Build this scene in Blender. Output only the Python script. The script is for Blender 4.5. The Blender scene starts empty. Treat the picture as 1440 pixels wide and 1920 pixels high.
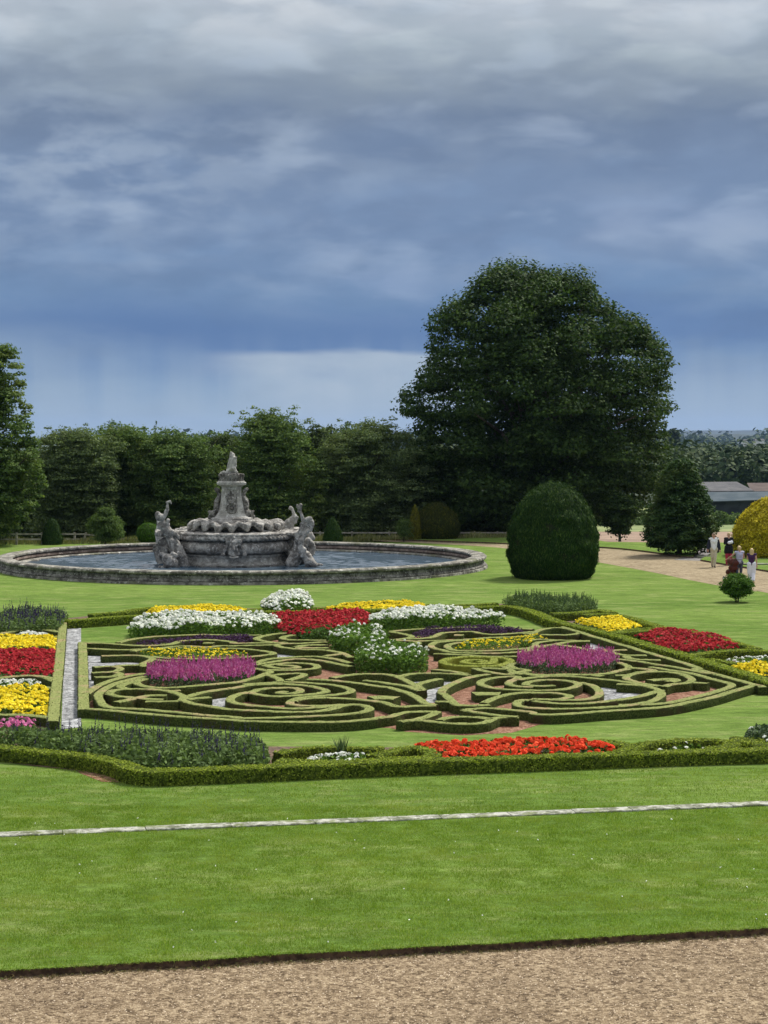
import bpy, bmesh, math, random
import numpy as np
from mathutils import Vector, Matrix, noise as mnoise

# ------------------------------------------------------------------ camera, sky, sun, exposure
S = bpy.context.scene
COL = S.collection
R = math.radians
FPX, HOR, CH = 3605.0, 815.0, 6.8          # focal length in photo pixels, horizon row, eye height
PITCH = math.atan((960 - HOR) / FPX)
cam_d = bpy.data.cameras.new('camera')
cam = bpy.data.objects.new('camera', cam_d)
COL.objects.link(cam)
cam.location = (0, 0, CH)
cam.rotation_euler = (math.pi / 2 - PITCH, 0, 0)
cam_d.sensor_fit = 'HORIZONTAL'
cam_d.sensor_width = 36
cam_d.lens = 36 * FPX / 1440
cam_d.clip_start = 0.1
cam_d.clip_end = 40000
S.camera = cam
S.render.resolution_x, S.render.resolution_y = 768, 1024
S.view_settings.view_transform = 'Standard'
S.view_settings.look = 'None'
S.view_settings.exposure = 0.35
S.view_settings.gamma = 1
try:
    S.view_settings.use_curve_mapping = False
except Exception:
    pass
S.cycles.max_bounces = 6
S.cycles.diffuse_bounces = 2
S.cycles.glossy_bounces = 2
S.cycles.transmission_bounces = 3
S.cycles.transparent_max_bounces = 4
S.cycles.volume_bounces = 0

SUN_EL, SUN_AZ = R(52), R(40)              # azimuth clockwise from +Y (the view), so the sun stands right and a little beyond
sd = Vector((math.sin(SUN_AZ) * math.cos(SUN_EL), math.cos(SUN_AZ) * math.cos(SUN_EL), math.sin(SUN_EL)))
sun_d = bpy.data.lights.new('sun', 'SUN')
sun_d.energy = 4.2
sun_d.angle = R(11)
sun_d.color = (1.0, 0.955, 0.87)
sun = bpy.data.objects.new('sun', sun_d)
COL.objects.link(sun)
sun.rotation_euler = sd.to_track_quat('Z', 'Y').to_euler()
sun.location = (0, 0, 60)

def srgb(r, g, b):
    f = lambda c: (c / 255 / 12.92) if c <= 10 else ((c / 255 + 0.055) / 1.055) ** 2.4
    return (f(r), f(g), f(b), 1)

class NT:
    """small helper to write node trees"""
    def __init__(s, tree):
        s.t = tree
        for n in list(tree.nodes):
            tree.nodes.remove(n)
    def n(s, typ, **kw):
        nd = s.t.nodes.new(typ)
        for k, v in kw.items():
            setattr(nd, k, v)
        return nd
    def l(s, a, b):
        s.t.links.new(a, b)
    def put(s, sock, v):
        if hasattr(v, 'is_output') or isinstance(v, bpy.types.NodeSocket):
            s.l(v, sock)
        else:
            sock.default_value = v
    def m(s, op, a, b=0.0, c=None, clamp=False):
        nd = s.n('ShaderNodeMath', operation=op)
        nd.use_clamp = clamp
        s.put(nd.inputs[0], a)
        s.put(nd.inputs[1], b)
        if c is not None:
            s.put(nd.inputs[2], c)
        return nd.outputs[0]
    def mix(s, f, a, b, blend='MIX'):
        nd = s.n('ShaderNodeMix', data_type='RGBA', blend_type=blend)
        s.put(nd.inputs[0], f)
        s.put(nd.inputs[6], a)
        s.put(nd.inputs[7], b)
        return nd.outputs[2]
    def noise(s, vec, scale, detail=4, rough=0.55, dist=0.0, dims='3D'):
        nd = s.n('ShaderNodeTexNoise', noise_dimensions=dims)
        if vec is not None:
            s.l(vec, nd.inputs['Vector'])
        nd.inputs['Scale'].default_value = scale
        nd.inputs['Detail'].default_value = detail
        nd.inputs['Roughness'].default_value = rough
        nd.inputs['Distortion'].default_value = dist
        return nd.outputs[0]
    def ramp(s, f, stops, interp='LINEAR'):
        nd = s.n('ShaderNodeValToRGB')
        cr = nd.color_ramp
        cr.interpolation = interp
        while len(cr.elements) < len(stops):
            cr.elements.new(0.5)
        for e, (p, c) in zip(cr.elements, stops):
            e.position = p
            e.color = c if hasattr(c, '__len__') else (c, c, c, 1)
        s.put(nd.inputs[0], f)
        return nd.outputs[0]
    def sstep(s, x, a, b):
        nd = s.n('ShaderNodeMapRange', interpolation_type='SMOOTHSTEP')
        s.put(nd.inputs[0], x)
        nd.inputs[1].default_value = a
        nd.inputs[2].default_value = b
        nd.inputs[3].default_value = 0
        nd.inputs[4].default_value = 1
        return nd.outputs[0]

W = bpy.data.worlds.new('World')
S.world = W
W.use_nodes = True
w = NT(W.node_tree)
tc = w.n('ShaderNodeTexCoord')
sep = w.n('ShaderNodeSeparateXYZ')
w.l(tc.outputs['Generated'], sep.inputs[0])
DEG = 57.29578
az = w.m('MULTIPLY', w.m('ARCTAN2', sep.outputs[0], sep.outputs[1]), DEG)
el = w.m('MULTIPLY', w.m('ARCSINE', sep.outputs[2]), DEG)
def cvec(su, sv, off=0.0):
    c = w.n('ShaderNodeCombineXYZ')
    w.l(w.m('MULTIPLY', az, su), c.inputs[0])
    w.l(w.m('MULTIPLY', el, sv), c.inputs[1])
    c.inputs[2].default_value = off
    return c.outputs[0]
def PXE(y):
    return (HOR - y) * 0.01575
def PXA(x):
    return (x - 720) * 0.0158
n_big = w.noise(cvec(0.13, 0.42, 3.1), 1.0, 5, 0.55, 0.35)
n_mid = w.noise(cvec(0.24, 0.75, 8.7), 1.0, 5, 0.48, 0.3)
n_fin = w.noise(cvec(0.45, 1.0, 1.9), 1.0, 6, 0.5, 0.15)
warp = w.m('ADD', w.m('MULTIPLY', w.m('SUBTRACT', n_big, 0.5), 2.4), w.m('MULTIPLY', w.m('SUBTRACT', n_mid, 0.5), 1.6))
elw = w.m('ADD', el, warp)
t = w.m('DIVIDE', elw, 90.0, clamp=True)
def st(y, c):
    return (max(0.0, PXE(y)) / 90.0, srgb(*c))
base = w.ramp(t, [(0.0, srgb(150, 171, 190)), st(720, (132, 158, 188)), st(630, (98, 128, 172)), st(550, (112, 141, 178)),
                  st(440, (124, 149, 183)), st(330, (124, 146, 177)), st(235, (119, 137, 162)), st(150, (146, 160, 174)), st(70, (182, 194, 203)),
                  st(0, (200, 208, 216)), (0.24, srgb(232, 234, 236)), (0.5, (1.15, 1.15, 1.15, 1)), (1.0, (1.25, 1.25, 1.25, 1))])
# paler wisps of cloud
wis = w.sstep(w.m('ADD', w.m('MULTIPLY', n_mid, 0.55), w.m('MULTIPLY', n_fin, 0.45)), 0.46, 0.72)
lowfade = w.sstep(el, 2.4, 5.0)
col = w.mix(w.m('MULTIPLY', w.m('MULTIPLY', wis, 0.30), lowfade), base, srgb(164, 180, 200))
dk = w.sstep(w.m('ADD', w.m('MULTIPLY', n_big, 0.5), w.m('MULTIPLY', n_fin, 0.5)), 0.50, 0.36)
col = w.mix(w.m('MULTIPLY', dk, 0.22), col, srgb(96, 115, 145))
# towering lumps with soft lit edges, and streaks of brighter cloud high up
n_bil = w.noise(cvec(0.26, 0.72, 5.5), 1.0, 6, 0.46, 0.25)
lump = w.m('SUBTRACT', w.m('ABSOLUTE', w.m('SUBTRACT', n_bil, 0.5)), 0.08)
col = w.mix(w.m('MULTIPLY', w.sstep(lump, 0.10, -0.06), w.m('MULTIPLY', w.sstep(el, 2.6, 6.0), 0.26)), col, srgb(100, 118, 148))
col = w.mix(w.m('MULTIPLY', w.sstep(n_bil, 0.5, 0.74), w.m('MULTIPLY', w.sstep(el, 3.0, 6.0), 0.5)), col, srgb(166, 181, 202))
top_w = w.m('MULTIPLY', w.sstep(el, 10.5, 13.0), w.sstep(n_mid, 0.46, 0.66))
col = w.mix(w.m('MULTIPLY', top_w, 0.55), col, srgb(226, 231, 235))
# lighter billows on the left of the view
def gauss(x, y, sx, sy):
    a = w.m('DIVIDE', w.m('SUBTRACT', az, PXA(x)), sx * 0.0158)
    b = w.m('DIVIDE', w.m('SUBTRACT', el, PXE(y)), sy * 0.01575)
    q = w.m('ADD', w.m('MULTIPLY', a, a), w.m('MULTIPLY', b, b))
    return w.m('EXPONENT', w.m('MULTIPLY', q, -1.0))
bil = w.m('MULTIPLY', gauss(150, 320, 360, 110), w.sstep(n_fin, 0.40, 0.62))
col = w.mix(w.m('MULTIPLY', bil, 0.5), col, srgb(172, 187, 205))
bil2 = w.m('MULTIPLY', gauss(1150, 410, 420, 45), w.sstep(n_mid, 0.38, 0.62))
col = w.mix(w.m('MULTIPLY', bil2, 0.5), col, srgb(148, 166, 196))
bil3 = w.m('MULTIPLY', gauss(700, 525, 130, 60), w.sstep(n_fin, 0.42, 0.66))
col = w.mix(w.m('MULTIPLY', bil3, 0.5), col, srgb(146, 166, 198))
dkb = w.m('MULTIPLY', gauss(350, 620, 520, 36), 0.5)
col = w.mix(dkb, col, srgb(86, 116, 162))
# the bright window of clear air low behind the trees, with a hard upper edge
elp = w.m('ADD', el, w.m('MULTIPLY', w.m('SUBTRACT', n_mid, 0.5), 0.5))
azp = w.m('ADD', az, w.m('MULTIPLY', w.m('SUBTRACT', n_mid, 0.5), 4.0))
azs = w.m('ADD', azp, w.m('MULTIPLY', w.m('SUBTRACT', PXE(655), el), -0.25))
win = w.m('MULTIPLY', w.m('MULTIPLY', w.sstep(elp, PXE(650), PXE(668)), w.sstep(azs, PXA(340), PXA(520))), w.sstep(azs, PXA(1250), PXA(900)))
win = w.m('MULTIPLY', win, w.ramp(n_fin, [(0.3, 0.62), (0.62, 1.0)]))
col = w.mix(w.m('MULTIPLY', win, 0.85), col, srgb(176, 190, 204))
win2 = w.m('MULTIPLY', w.sstep(elp, PXE(650), PXE(720)), w.sstep(azp, PXA(1180), PXA(1330)))
col = w.mix(w.m('MULTIPLY', win2, 0.65), col, srgb(150, 170, 194))
vn = w.noise(cvec(0.9, 0.05, 2.2), 1.0, 4, 0.5)
win3 = w.m('MULTIPLY', w.sstep(elp, PXE(590), PXE(650)), w.sstep(azp, PXA(260), PXA(20)))
col = w.mix(w.m('MULTIPLY', win3, 0.6), col, srgb(142, 164, 188))
veil = w.m('MULTIPLY', w.sstep(el, PXE(600), PXE(760)), w.sstep(vn, 0.40, 0.62))
col = w.mix(w.m('MULTIPLY', veil, 0.5), col, srgb(156, 175, 194))
low = w.sstep(el, PXE(690), PXE(815))
col = w.mix(w.m('MULTIPLY', low, 0.5), col, srgb(164, 181, 196))
sky = w.n('ShaderNodeTexSky')
sky.sky_type = 'NISHITA'
sky.sun_disc = False
sky.sun_elevation = SUN_EL
sky.sun_rotation = SUN_AZ
bg1 = w.n('ShaderNodeBackground')
w.l(sky.outputs[0], bg1.inputs[0])
bg1.inputs[1].default_value = 0.10
bg2 = w.n('ShaderNodeBackground')
w.l(col, bg2.inputs[0])
bg2.inputs[1].default_value = 0.80
cov = w.m('SUBTRACT', 1.0, w.m('MULTIPLY', w.sstep(el, 25, 50), w.sstep(n_big, 0.52, 0.7)))
mx = w.n('ShaderNodeMixShader')
w.l(cov, mx.inputs[0])
w.l(bg1.outputs[0], mx.inputs[1])
w.l(bg2.outputs[0], mx.inputs[2])
wo = w.n('ShaderNodeOutputWorld')
w.l(mx.outputs[0], wo.inputs[0])
W.cycles_visibility if False else None
try:
    W.cycles.sampling_method = 'MANUAL'
    W.cycles.sample_map_resolution = 512
except Exception:
    pass

# ------------------------------------------------------------------ placing helpers
rng = np.random.default_rng(7)
random.seed(7)
_f = np.array((0, math.cos(PITCH), -math.sin(PITCH)))
_u = np.array((0, math.sin(PITCH), math.cos(PITCH)))
_r = np.array((1.0, 0, 0))
def ray(px, py):
    return _f * FPX + _r * (px - 720) + _u * (960 - py)
def P(px, py, z=0.0):
    """point of the level z seen at photo pixel (px, py)"""
    d = ray(px, py)
    k = (z - CH) / d[2]
    return np.array((d[0] * k, d[1] * k, z))
def A(px, py, Y):
    """point at distance Y seen at photo pixel (px, py)"""
    d = ray(px, py)
    k = Y / d[1]
    return np.array((d[0] * k, Y, CH + d[2] * k))
def terrain_z(y):
    ys = [0, 126, 132, 150, 250, 360, 700, 2000, 9000, 30000]
    zs = [0, 0, -0.75, -1.5, -5, -8.2, -13, -19, -22, -22]
    return float(np.interp(y, ys, zs))

def tag(o, label=None, cat=None, group=None, kind=None):
    if label: o['label'] = label
    if cat: o['category'] = cat
    if group: o['group'] = group
    if kind: o['kind'] = kind
    return o
def thing(name, label, cat, loc=(0, 0, 0), rz=0.0, group=None):
    o = bpy.data.objects.new(name, None)
    COL.objects.link(o)
    o.location = loc
    o.rotation_euler = (0, 0, rz)
    o.empty_display_size = 0.2
    return tag(o, label, cat, group)
def link(name, me, mat=None, parent=None, smooth=False):
    o = bpy.data.objects.new(name, me)
    COL.objects.link(o)
    if mat is not None:
        for m_ in (mat if isinstance(mat, (list, tuple)) else [mat]):
            me.materials.append(m_)
    if parent is not None:
        o.parent = parent
    if smooth:
        me.polygons.foreach_set('use_smooth', [True] * len(me.polygons))
    return o
def np_mesh(name, V, F):
    """mesh from an (n,3) array and an (m,k) face array of one face size"""
    me = bpy.data.meshes.new(name)
    V = np.ascontiguousarray(V, dtype=np.float32)
    F = np.ascontiguousarray(F, dtype=np.int32)
    me.vertices.add(len(V))
    me.vertices.foreach_set('co', V.ravel())
    k = F.shape[1]
    me.loops.add(F.size)
    me.loops.foreach_set('vertex_index', F.ravel())
    me.polygons.add(len(F))
    me.polygons.foreach_set('loop_start', np.arange(0, F.size, k, dtype=np.int32))
    me.polygons.foreach_set('loop_total', np.full(len(F), k, dtype=np.int32))
    me.update(calc_edges=True)
    return me
def py_mesh(name, V, F):
    me = bpy.data.meshes.new(name)
    me.from_pydata([tuple(map(float, v)) for v in V], [], F)
    me.update()
    return me

# leaf clouds: every leaf a small folded diamond
def leaf_arrays(C, N, size, aspect=0.55, fold=0.18, updir=None):
    C = np.asarray(C, float); N = np.asarray(N, float)
    n = len(C)
    N = N / (np.linalg.norm(N, axis=1, keepdims=True) + 1e-9)
    T = rng.normal(size=(n, 3)) if updir is None else np.asarray(updir, float) + rng.normal(size=(n, 3)) * 0.15
    T = T - N * np.sum(T * N, axis=1, keepdims=True)
    T /= (np.linalg.norm(T, axis=1, keepdims=True) + 1e-9)
    B = np.cross(N, T)
    s = np.broadcast_to(np.asarray(size, float).reshape(-1, 1), (n, 1)) * rng.uniform(0.7, 1.3, (n, 1))
    a = s * 0.5
    v0 = C - T * a
    v1 = C + B * a * aspect + N * a * fold
    v2 = C + T * a
    v3 = C - B * a * aspect + N * a * fold
    V = np.stack([v0, v1, v2, v3], 1).reshape(-1, 3)
    F = np.arange(n * 4).reshape(-1, 4)
    return V, F
def leaves(name, C, N, size, mat, parent=None, **kw):
    V, F = leaf_arrays(C, N, size, **kw)
    return link(name, np_mesh(name, V, F), mat, parent)

# ------------------------------------------------------------------ materials
def mk(name):
    m_ = bpy.data.materials.new(name)
    m_.use_nodes = True
    return m_, NT(m_.node_tree)
def finish(k, colr, rough=0.8, bump=None, bstr=0.4, bdist=0.02, spec=0.3, metallic=0.0):
    p = k.n('ShaderNodeBsdfPrincipled')
    k.put(p.inputs['Base Color'], colr)
    k.put(p.inputs['Roughness'], rough)
    p.inputs['Specular IOR Level'].default_value = spec
    p.inputs['Metallic'].default_value = metallic
    if bump is not None:
        b = k.n('ShaderNodeBump')
        b.inputs['Strength'].default_value = bstr
        b.inputs['Distance'].default_value = bdist
        k.l(bump, b.inputs['Height'])
        k.l(b.outputs[0], p.inputs['Normal'])
    o = k.n('ShaderNodeOutputMaterial')
    k.l(p.outputs[0], o.inputs[0])
    return p
def rgba(c):
    return (c[0], c[1], c[2], 1)
def leaf_mat(name, c1, c2, c3=None, trans=0.25, rough=0.6, spec=0.25, patch=0.0, pcol=None, pscale=0.4):
    m_, k = mk(name)
    g = k.n('ShaderNodeNewGeometry')
    stops = [(0.0, rgba(c1)), (0.75, rgba(c2)), (1.0, rgba(c3 or c2))]
    c = k.ramp(g.outputs['Random Per Island'], stops)
    t_ = k.n('ShaderNodeTexCoord')
    nz = k.noise(t_.outputs['Object'], pscale, 3)
    if pcol is not None:
        c = k.mix(k.m('MULTIPLY', k.sstep(nz, 0.5, 0.66), patch), c, rgba(pcol))
    v = k.m('MULTIPLY_ADD', nz, 0.8, 0.6)
    c = k.mix(1.0, c, v, 'MULTIPLY')
    p = k.n('ShaderNodeBsdfPrincipled')
    k.l(c, p.inputs['Base Color'])
    p.inputs['Roughness'].default_value = max(rough, 0.7)
    p.inputs['Specular IOR Level'].default_value = spec * 0.35
    o = k.n('ShaderNodeOutputMaterial')
    if trans > 0:
        tr = k.n('ShaderNodeBsdfTranslucent')
        k.l(k.mix(1.0, c, (1.15, 1.2, 0.7, 1), 'MULTIPLY'), tr.inputs[0])
        ms = k.n('ShaderNodeMixShader')
        ms.inputs[0].default_value = trans
        k.l(p.outputs[0], ms.inputs[1]); k.l(tr.outputs[0], ms.inputs[2])
        k.l(ms.outputs[0], o.inputs[0])
    else:
        k.l(p.outputs[0], o.inputs[0])
    return m_
def noise_mat(name, c1, c2, scale=6, c3=None, rough=0.85, bstr=0.5, bdist=0.02, bscale=None, spec=0.25, sc3=None, detail=5, lo=0.38, hi=0.62):
    m_, k = mk(name)
    t_ = k.n('ShaderNodeTexCoord')
    o = t_.outputs['Object']
    n1 = k.noise(o, scale, detail)
    c = k.mix(k.sstep(n1, lo, hi), rgba(c1), rgba(c2))
    if c3 is not None:
        n2 = k.noise(o, sc3 or scale * 3.7, 4)
        c = k.mix(k.sstep(n2, 0.52, 0.68), c, rgba(c3))
    nb = k.noise(o, bscale or scale * 6, 4, 0.65)
    finish(k, c, rough, nb, bstr, bdist, spec)
    return m_

M = {}
M['box_trim'] = leaf_mat('clipped_box', (0.06, 0.08, 0.018), (0.12, 0.135, 0.036), (0.19, 0.19, 0.07), trans=0.06, patch=0.35, pcol=(0.16, 0.13, 0.055), pscale=1.1)
M['box_side'] = noise_mat('box_side', (0.030, 0.044, 0.011), (0.088, 0.110, 0.030), 26, (0.06, 0.05, 0.022), bstr=0.9, bdist=0.03, bscale=45, spec=0.05, sc3=1.3)  # sides kept darker in colour, shade painted in against the tops
M['box_top'] = noise_mat('box_lit_cut_top', (0.145, 0.172, 0.052), (0.235, 0.255, 0.09), 20, (0.27, 0.22, 0.11), bstr=0.5, bdist=0.01, bscale=45, spec=0.05, sc3=1.1)  # pale cut tips, plus light from above painted into the top colour
M['fresh_body'] = noise_mat('fresh_box_body', (0.04, 0.06, 0.01), (0.13, 0.17, 0.025), 16, bstr=0.9, bdist=0.04, spec=0.05)
M['salvia'] = leaf_mat('salvia_leaves', (0.06, 0.10, 0.03), (0.12, 0.185, 0.055), (0.19, 0.27, 0.09), trans=0.25, patch=0.4, pcol=(0.10, 0.15, 0.06), pscale=1.5)
M['box_fresh'] = leaf_mat('fresh_box', (0.12, 0.17, 0.02), (0.27, 0.34, 0.04), (0.45, 0.50, 0.08), trans=0.3, patch=0.3, pcol=(0.08, 0.12, 0.02), pscale=1.5)
M['box_gold'] = leaf_mat('golden_box', (0.10, 0.125, 0.02), (0.17, 0.20, 0.028), (0.25, 0.28, 0.045), trans=0.2)
M['foliage'] = leaf_mat('bedding_foliage', (0.03, 0.06, 0.012), (0.06, 0.12, 0.022), (0.10, 0.18, 0.035), trans=0.25)
M['foliage_lt'] = leaf_mat('light_bedding_foliage', (0.05, 0.10, 0.018), (0.10, 0.19, 0.03), (0.17, 0.28, 0.05), trans=0.3)
M['foliage_gr'] = leaf_mat('grey_green_foliage', (0.035, 0.06, 0.028), (0.07, 0.115, 0.05), (0.12, 0.17, 0.085), trans=0.2)
def petal(name, a, b, c=None):
    return leaf_mat(name, a, b, c, trans=0.2, rough=0.55)
M['red'] = petal('crimson_petals', (0.20, 0.008, 0.014), (0.46, 0.02, 0.03), (0.62, 0.07, 0.07))
M['orange'] = petal('scarlet_petals', (0.55, 0.035, 0.01), (0.80, 0.07, 0.02), (0.85, 0.14, 0.05))
M['yellow'] = petal('yellow_petals', (0.70, 0.50, 0.01), (0.86, 0.70, 0.02), (0.9, 0.80, 0.10))
M['white'] = petal('white_petals', (0.66, 0.70, 0.66), (0.84, 0.85, 0.82), (0.9, 0.9, 0.88))
M['pink'] = petal('magenta_plumes', (0.34, 0.05, 0.22), (0.52, 0.12, 0.36), (0.68, 0.30, 0.54))
M['purple'] = petal('dark_purple_leaves', (0.03, 0.014, 0.035), (0.065, 0.03, 0.085), (0.11, 0.05, 0.14))
M['violet'] = petal('violet_spikes', (0.025, 0.018, 0.05), (0.055, 0.045, 0.11), (0.09, 0.08, 0.18))
M['pale_pink'] = petal('pink_petals', (0.5, 0.08, 0.25), (0.65, 0.2, 0.4), (0.7, 0.35, 0.5))
M['bark'] = noise_mat('bark', (0.05, 0.04, 0.03), (0.11, 0.09, 0.07), 8, bdist=0.03)
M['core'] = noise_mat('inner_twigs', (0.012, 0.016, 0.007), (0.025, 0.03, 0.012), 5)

def stone_mat(name, base, pale, dark, scale=2.0, moss=None):
    m_, k = mk(name)
    t_ = k.n('ShaderNodeTexCoord')
    o = t_.outputs['Object']
    n1 = k.noise(o, scale, 6, 0.62, 0.4)
    n2 = k.noise(o, scale * 4.3, 6, 0.68, 0.2)
    n3 = k.noise(o, scale * 0.8, 4, 0.6)
    spec = 0.05
    c = k.mix(k.sstep(n1, 0.40, 0.62), rgba(dark), rgba(base))
    c = k.mix(k.sstep(n2, 0.53, 0.68), c, rgba(pale))
    c = k.mix(k.m('MULTIPLY', k.sstep(n2, 0.47, 0.34), 0.75), c, rgba(tuple(x * 0.6 for x in dark)))
    if moss:
        c = k.mix(k.m('MULTIPLY', k.sstep(n3, 0.52, 0.66), 0.7), c, rgba(moss))
    nb = k.noise(o, scale * 9, 5, 0.7)
    finish(k, c, 0.92, nb, 0.6, 0.03, 0.2)
    return m_
M['stone'] = stone_mat('weathered_limestone', (0.40, 0.385, 0.355), (0.62, 0.61, 0.58), (0.15, 0.14, 0.128), 2.0)
M['stone_pale'] = stone_mat('washed_limestone', (0.50, 0.49, 0.455), (0.70, 0.69, 0.65), (0.27, 0.26, 0.235), 1.6)
M['stone_dark'] = stone_mat('blackened_limestone', (0.25, 0.24, 0.22), (0.46, 0.45, 0.42), (0.075, 0.07, 0.062), 2.2)
M['stone_red'] = stone_mat('pinkish_sandstone', (0.27, 0.215, 0.18), (0.36, 0.31, 0.27), (0.12, 0.09, 0.075), 1.2)
M['coping'] = stone_mat('lichened_coping', (0.30, 0.285, 0.245), (0.56, 0.55, 0.50), (0.085, 0.08, 0.07), 1.3, (0.12, 0.125, 0.07))
M['kerb'] = stone_mat('pale_edging_stone', (0.42, 0.42, 0.37), (0.56, 0.56, 0.50), (0.13, 0.14, 0.09), 2.6, (0.16, 0.19, 0.06))
M['soil'] = noise_mat('dark_soil', (0.06, 0.038, 0.025), (0.15, 0.095, 0.06), 9)

def gravel_mat(name, a, b, c, scale, bstr=0.8, lo=None, blot=0.5, pscale=0.35):
    m_, k = mk(name)
    t_ = k.n('ShaderNodeTexCoord')
    o = t_.outputs['Object']
    v = k.n('ShaderNodeTexVoronoi')
    k.l(o, v.inputs['Vector'])
    v.inputs['Scale'].default_value = scale
    vs = k.n('ShaderNodeSeparateColor')
    k.l(v.outputs['Color'], vs.inputs[0])
    v2 = k.n('ShaderNodeTexVoronoi')
    k.l(o, v2.inputs['Vector'])
    v2.inputs['Scale'].default_value = scale * 0.43
    vs2 = k.n('ShaderNodeSeparateColor')
    k.l(v2.outputs['Color'], vs2.inputs[0])
    rr = k.m('ADD', k.m('MULTIPLY', vs.outputs[0], 0.6), k.m('MULTIPLY', vs2.outputs[1], 0.4))
    cc = k.ramp(rr, [(0.12, rgba(a)), (0.5, rgba(b)), (0.88, rgba(c))])
    n1 = k.noise(o, pscale, 5, 0.6)
    cc = k.mix(k.m('MULTIPLY', k.sstep(n1, 0.45, 0.7), blot), cc, k.mix(1.0, cc, (0.62, 0.6, 0.6, 1), 'MULTIPLY'))
    dd = k.m('ADD', k.m('SUBTRACT', 1.0, v.outputs['Distance']), k.m('MULTIPLY', rr, 0.8))
    finish(k, cc, 0.9, dd, bstr, 0.6 / scale, 0.08)
    return m_
M['gravel_path'] = gravel_mat('buff_gravel', (0.07, 0.048, 0.028), (0.205, 0.15, 0.092), (0.37, 0.29, 0.19), 30)
M['gravel_far'] = gravel_mat('buff_gravel_worn', (0.19, 0.145, 0.088), (0.255, 0.205, 0.13), (0.33, 0.27, 0.175), 9, 0.4)
M['gravel_white'] = gravel_mat('white_chippings', (0.13, 0.13, 0.135), (0.29, 0.30, 0.305), (0.52, 0.53, 0.54), 15, 0.9, pscale=1.6, blot=0.7)
M['gravel_red'] = gravel_mat('red_brown_chippings', (0.12, 0.05, 0.03), (0.23, 0.115, 0.075), (0.36, 0.22, 0.15), 17, 0.9, pscale=0.9)

def grass_mat(name, a, b, c, str_=0.6):
    m_, k = mk(name)
    t_ = k.n('ShaderNodeTexCoord')
    o = t_.outputs['Object']
    mp = k.n('ShaderNodeMapping')
    mp.inputs['Scale'].default_value = (0.42, 1.0, 1)
    k.l(o, mp.inputs[0])
    mp = mp.outputs[0]
    n0 = k.noise(mp, 0.16, 5, 0.6)
    n1 = k.noise(mp, 1.1, 6, 0.72, 0.4)
    n2 = k.noise(o, 14, 6, 0.8)
    n3 = k.noise(mp, 3.6, 5, 0.75)
    cc = k.mix(k.sstep(n0, 0.38, 0.62), rgba(a), rgba(b))
    cc = k.mix(k.m('MULTIPLY', k.sstep(n1, 0.47, 0.66), 0.75), cc, rgba(c))
    cc = k.mix(k.m('MULTIPLY', k.sstep(n1, 0.46, 0.34), 0.45), cc, rgba(tuple(x * 0.62 for x in a)))
    cc = k.mix(1.0, cc, k.m('MULTIPLY', k.m('MULTIPLY_ADD', n2, 1.5, 0.25), k.m('MULTIPLY_ADD', n3, 1.7, 0.15)), 'MULTIPLY')
    finish(k, cc, 0.95, k.m('ADD', n2, k.m('MULTIPLY', n3, 1.5)), str_, 0.05, 0.02)
    return m_
M['lawn'] = grass_mat('mown_lawn', (0.094, 0.158, 0.030), (0.130, 0.198, 0.042), (0.195, 0.235, 0.078))
M['rough_grass'] = grass_mat('meadow_grass', (0.08, 0.12, 0.03), (0.13, 0.16, 0.045), (0.20, 0.18, 0.08))
M['blades'] = leaf_mat('grass_blades', (0.115, 0.200, 0.022), (0.210, 0.325, 0.036), (0.37, 0.43, 0.095), trans=0.35, patch=0.5, pcol=(0.24, 0.285, 0.055), pscale=0.7)

# ------------------------------------------------------------------ the ground
def grid_sheet(name, xs, ys, zf, mat, label=None, kind='structure'):
    V = [(x, y, zf(x, y)) for y in ys for x in xs]
    nx = len(xs)
    F = [(j * nx + i, j * nx + i + 1, (j + 1) * nx + i + 1, (j + 1) * nx + i) for j in range(len(ys) - 1) for i in range(nx - 1)]
    o = link(name, py_mesh(name, V, F), mat, smooth=True)
    return tag(o, label, None, None, kind)
def poly_sheet(name, pts, z, mat, thick=0.0, side=None, kind='structure', label=None):
    """flat sheet over a ground outline; with thick > 0 a raised slab with sides of another material"""
    bm = bmesh.new()
    vs = [bm.verts.new((p[0], p[1], z)) for p in pts]
    f = bm.faces.new(vs)
    if f.normal.z < 0:
        f.normal_flip()
    f.normal_update()
    if thick:
        r_ = [bm.verts.new((p[0], p[1], z - thick)) for p in pts]
        n = len(pts)
        for i in range(n):
            q = bm.faces.new((vs[i], vs[(i + 1) % n], r_[(i + 1) % n], r_[i]))
            q.material_index = 1
    bmesh.ops.triangulate(bm, faces=[f])
    bmesh.ops.recalc_face_normals(bm, faces=bm.faces)
    me = bpy.data.meshes.new(name)
    bm.to_mesh(me); bm.free()
    o = link(name, me, [mat, side or mat])
    return tag(o, label, None, None, kind)
def smooth_pts(pts, n=8, closed=False):
    pts = [np.asarray(p, float) for p in pts]
    out = []
    N = len(pts)
    segs = N if closed else N - 1
    for i in range(segs):
        p1, p2 = pts[i], pts[(i + 1) % N]
        p0 = pts[i - 1] if (i > 0 or closed) else 2 * p1 - p2
        p3 = pts[(i + 2) % N] if (i + 2 < N or closed) else 2 * p2 - p1
        if np.allclose(p1, p2):
            continue
        if np.allclose(p0, p1): p0 = 2 * p1 - p2
        if np.allclose(p2, p3): p3 = 2 * p2 - p1
        for k in range(n):
            t_ = k / n
            out.append(0.5 * ((2 * p1) + (-p0 + p2) * t_ + (2 * p0 - 5 * p1 + 4 * p2 - p3) * t_ ** 2 + (-p0 + 3 * p1 - 3 * p2 + p3) * t_ ** 3))
    if not closed:
        out.append(pts[-1])
    return out

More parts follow.
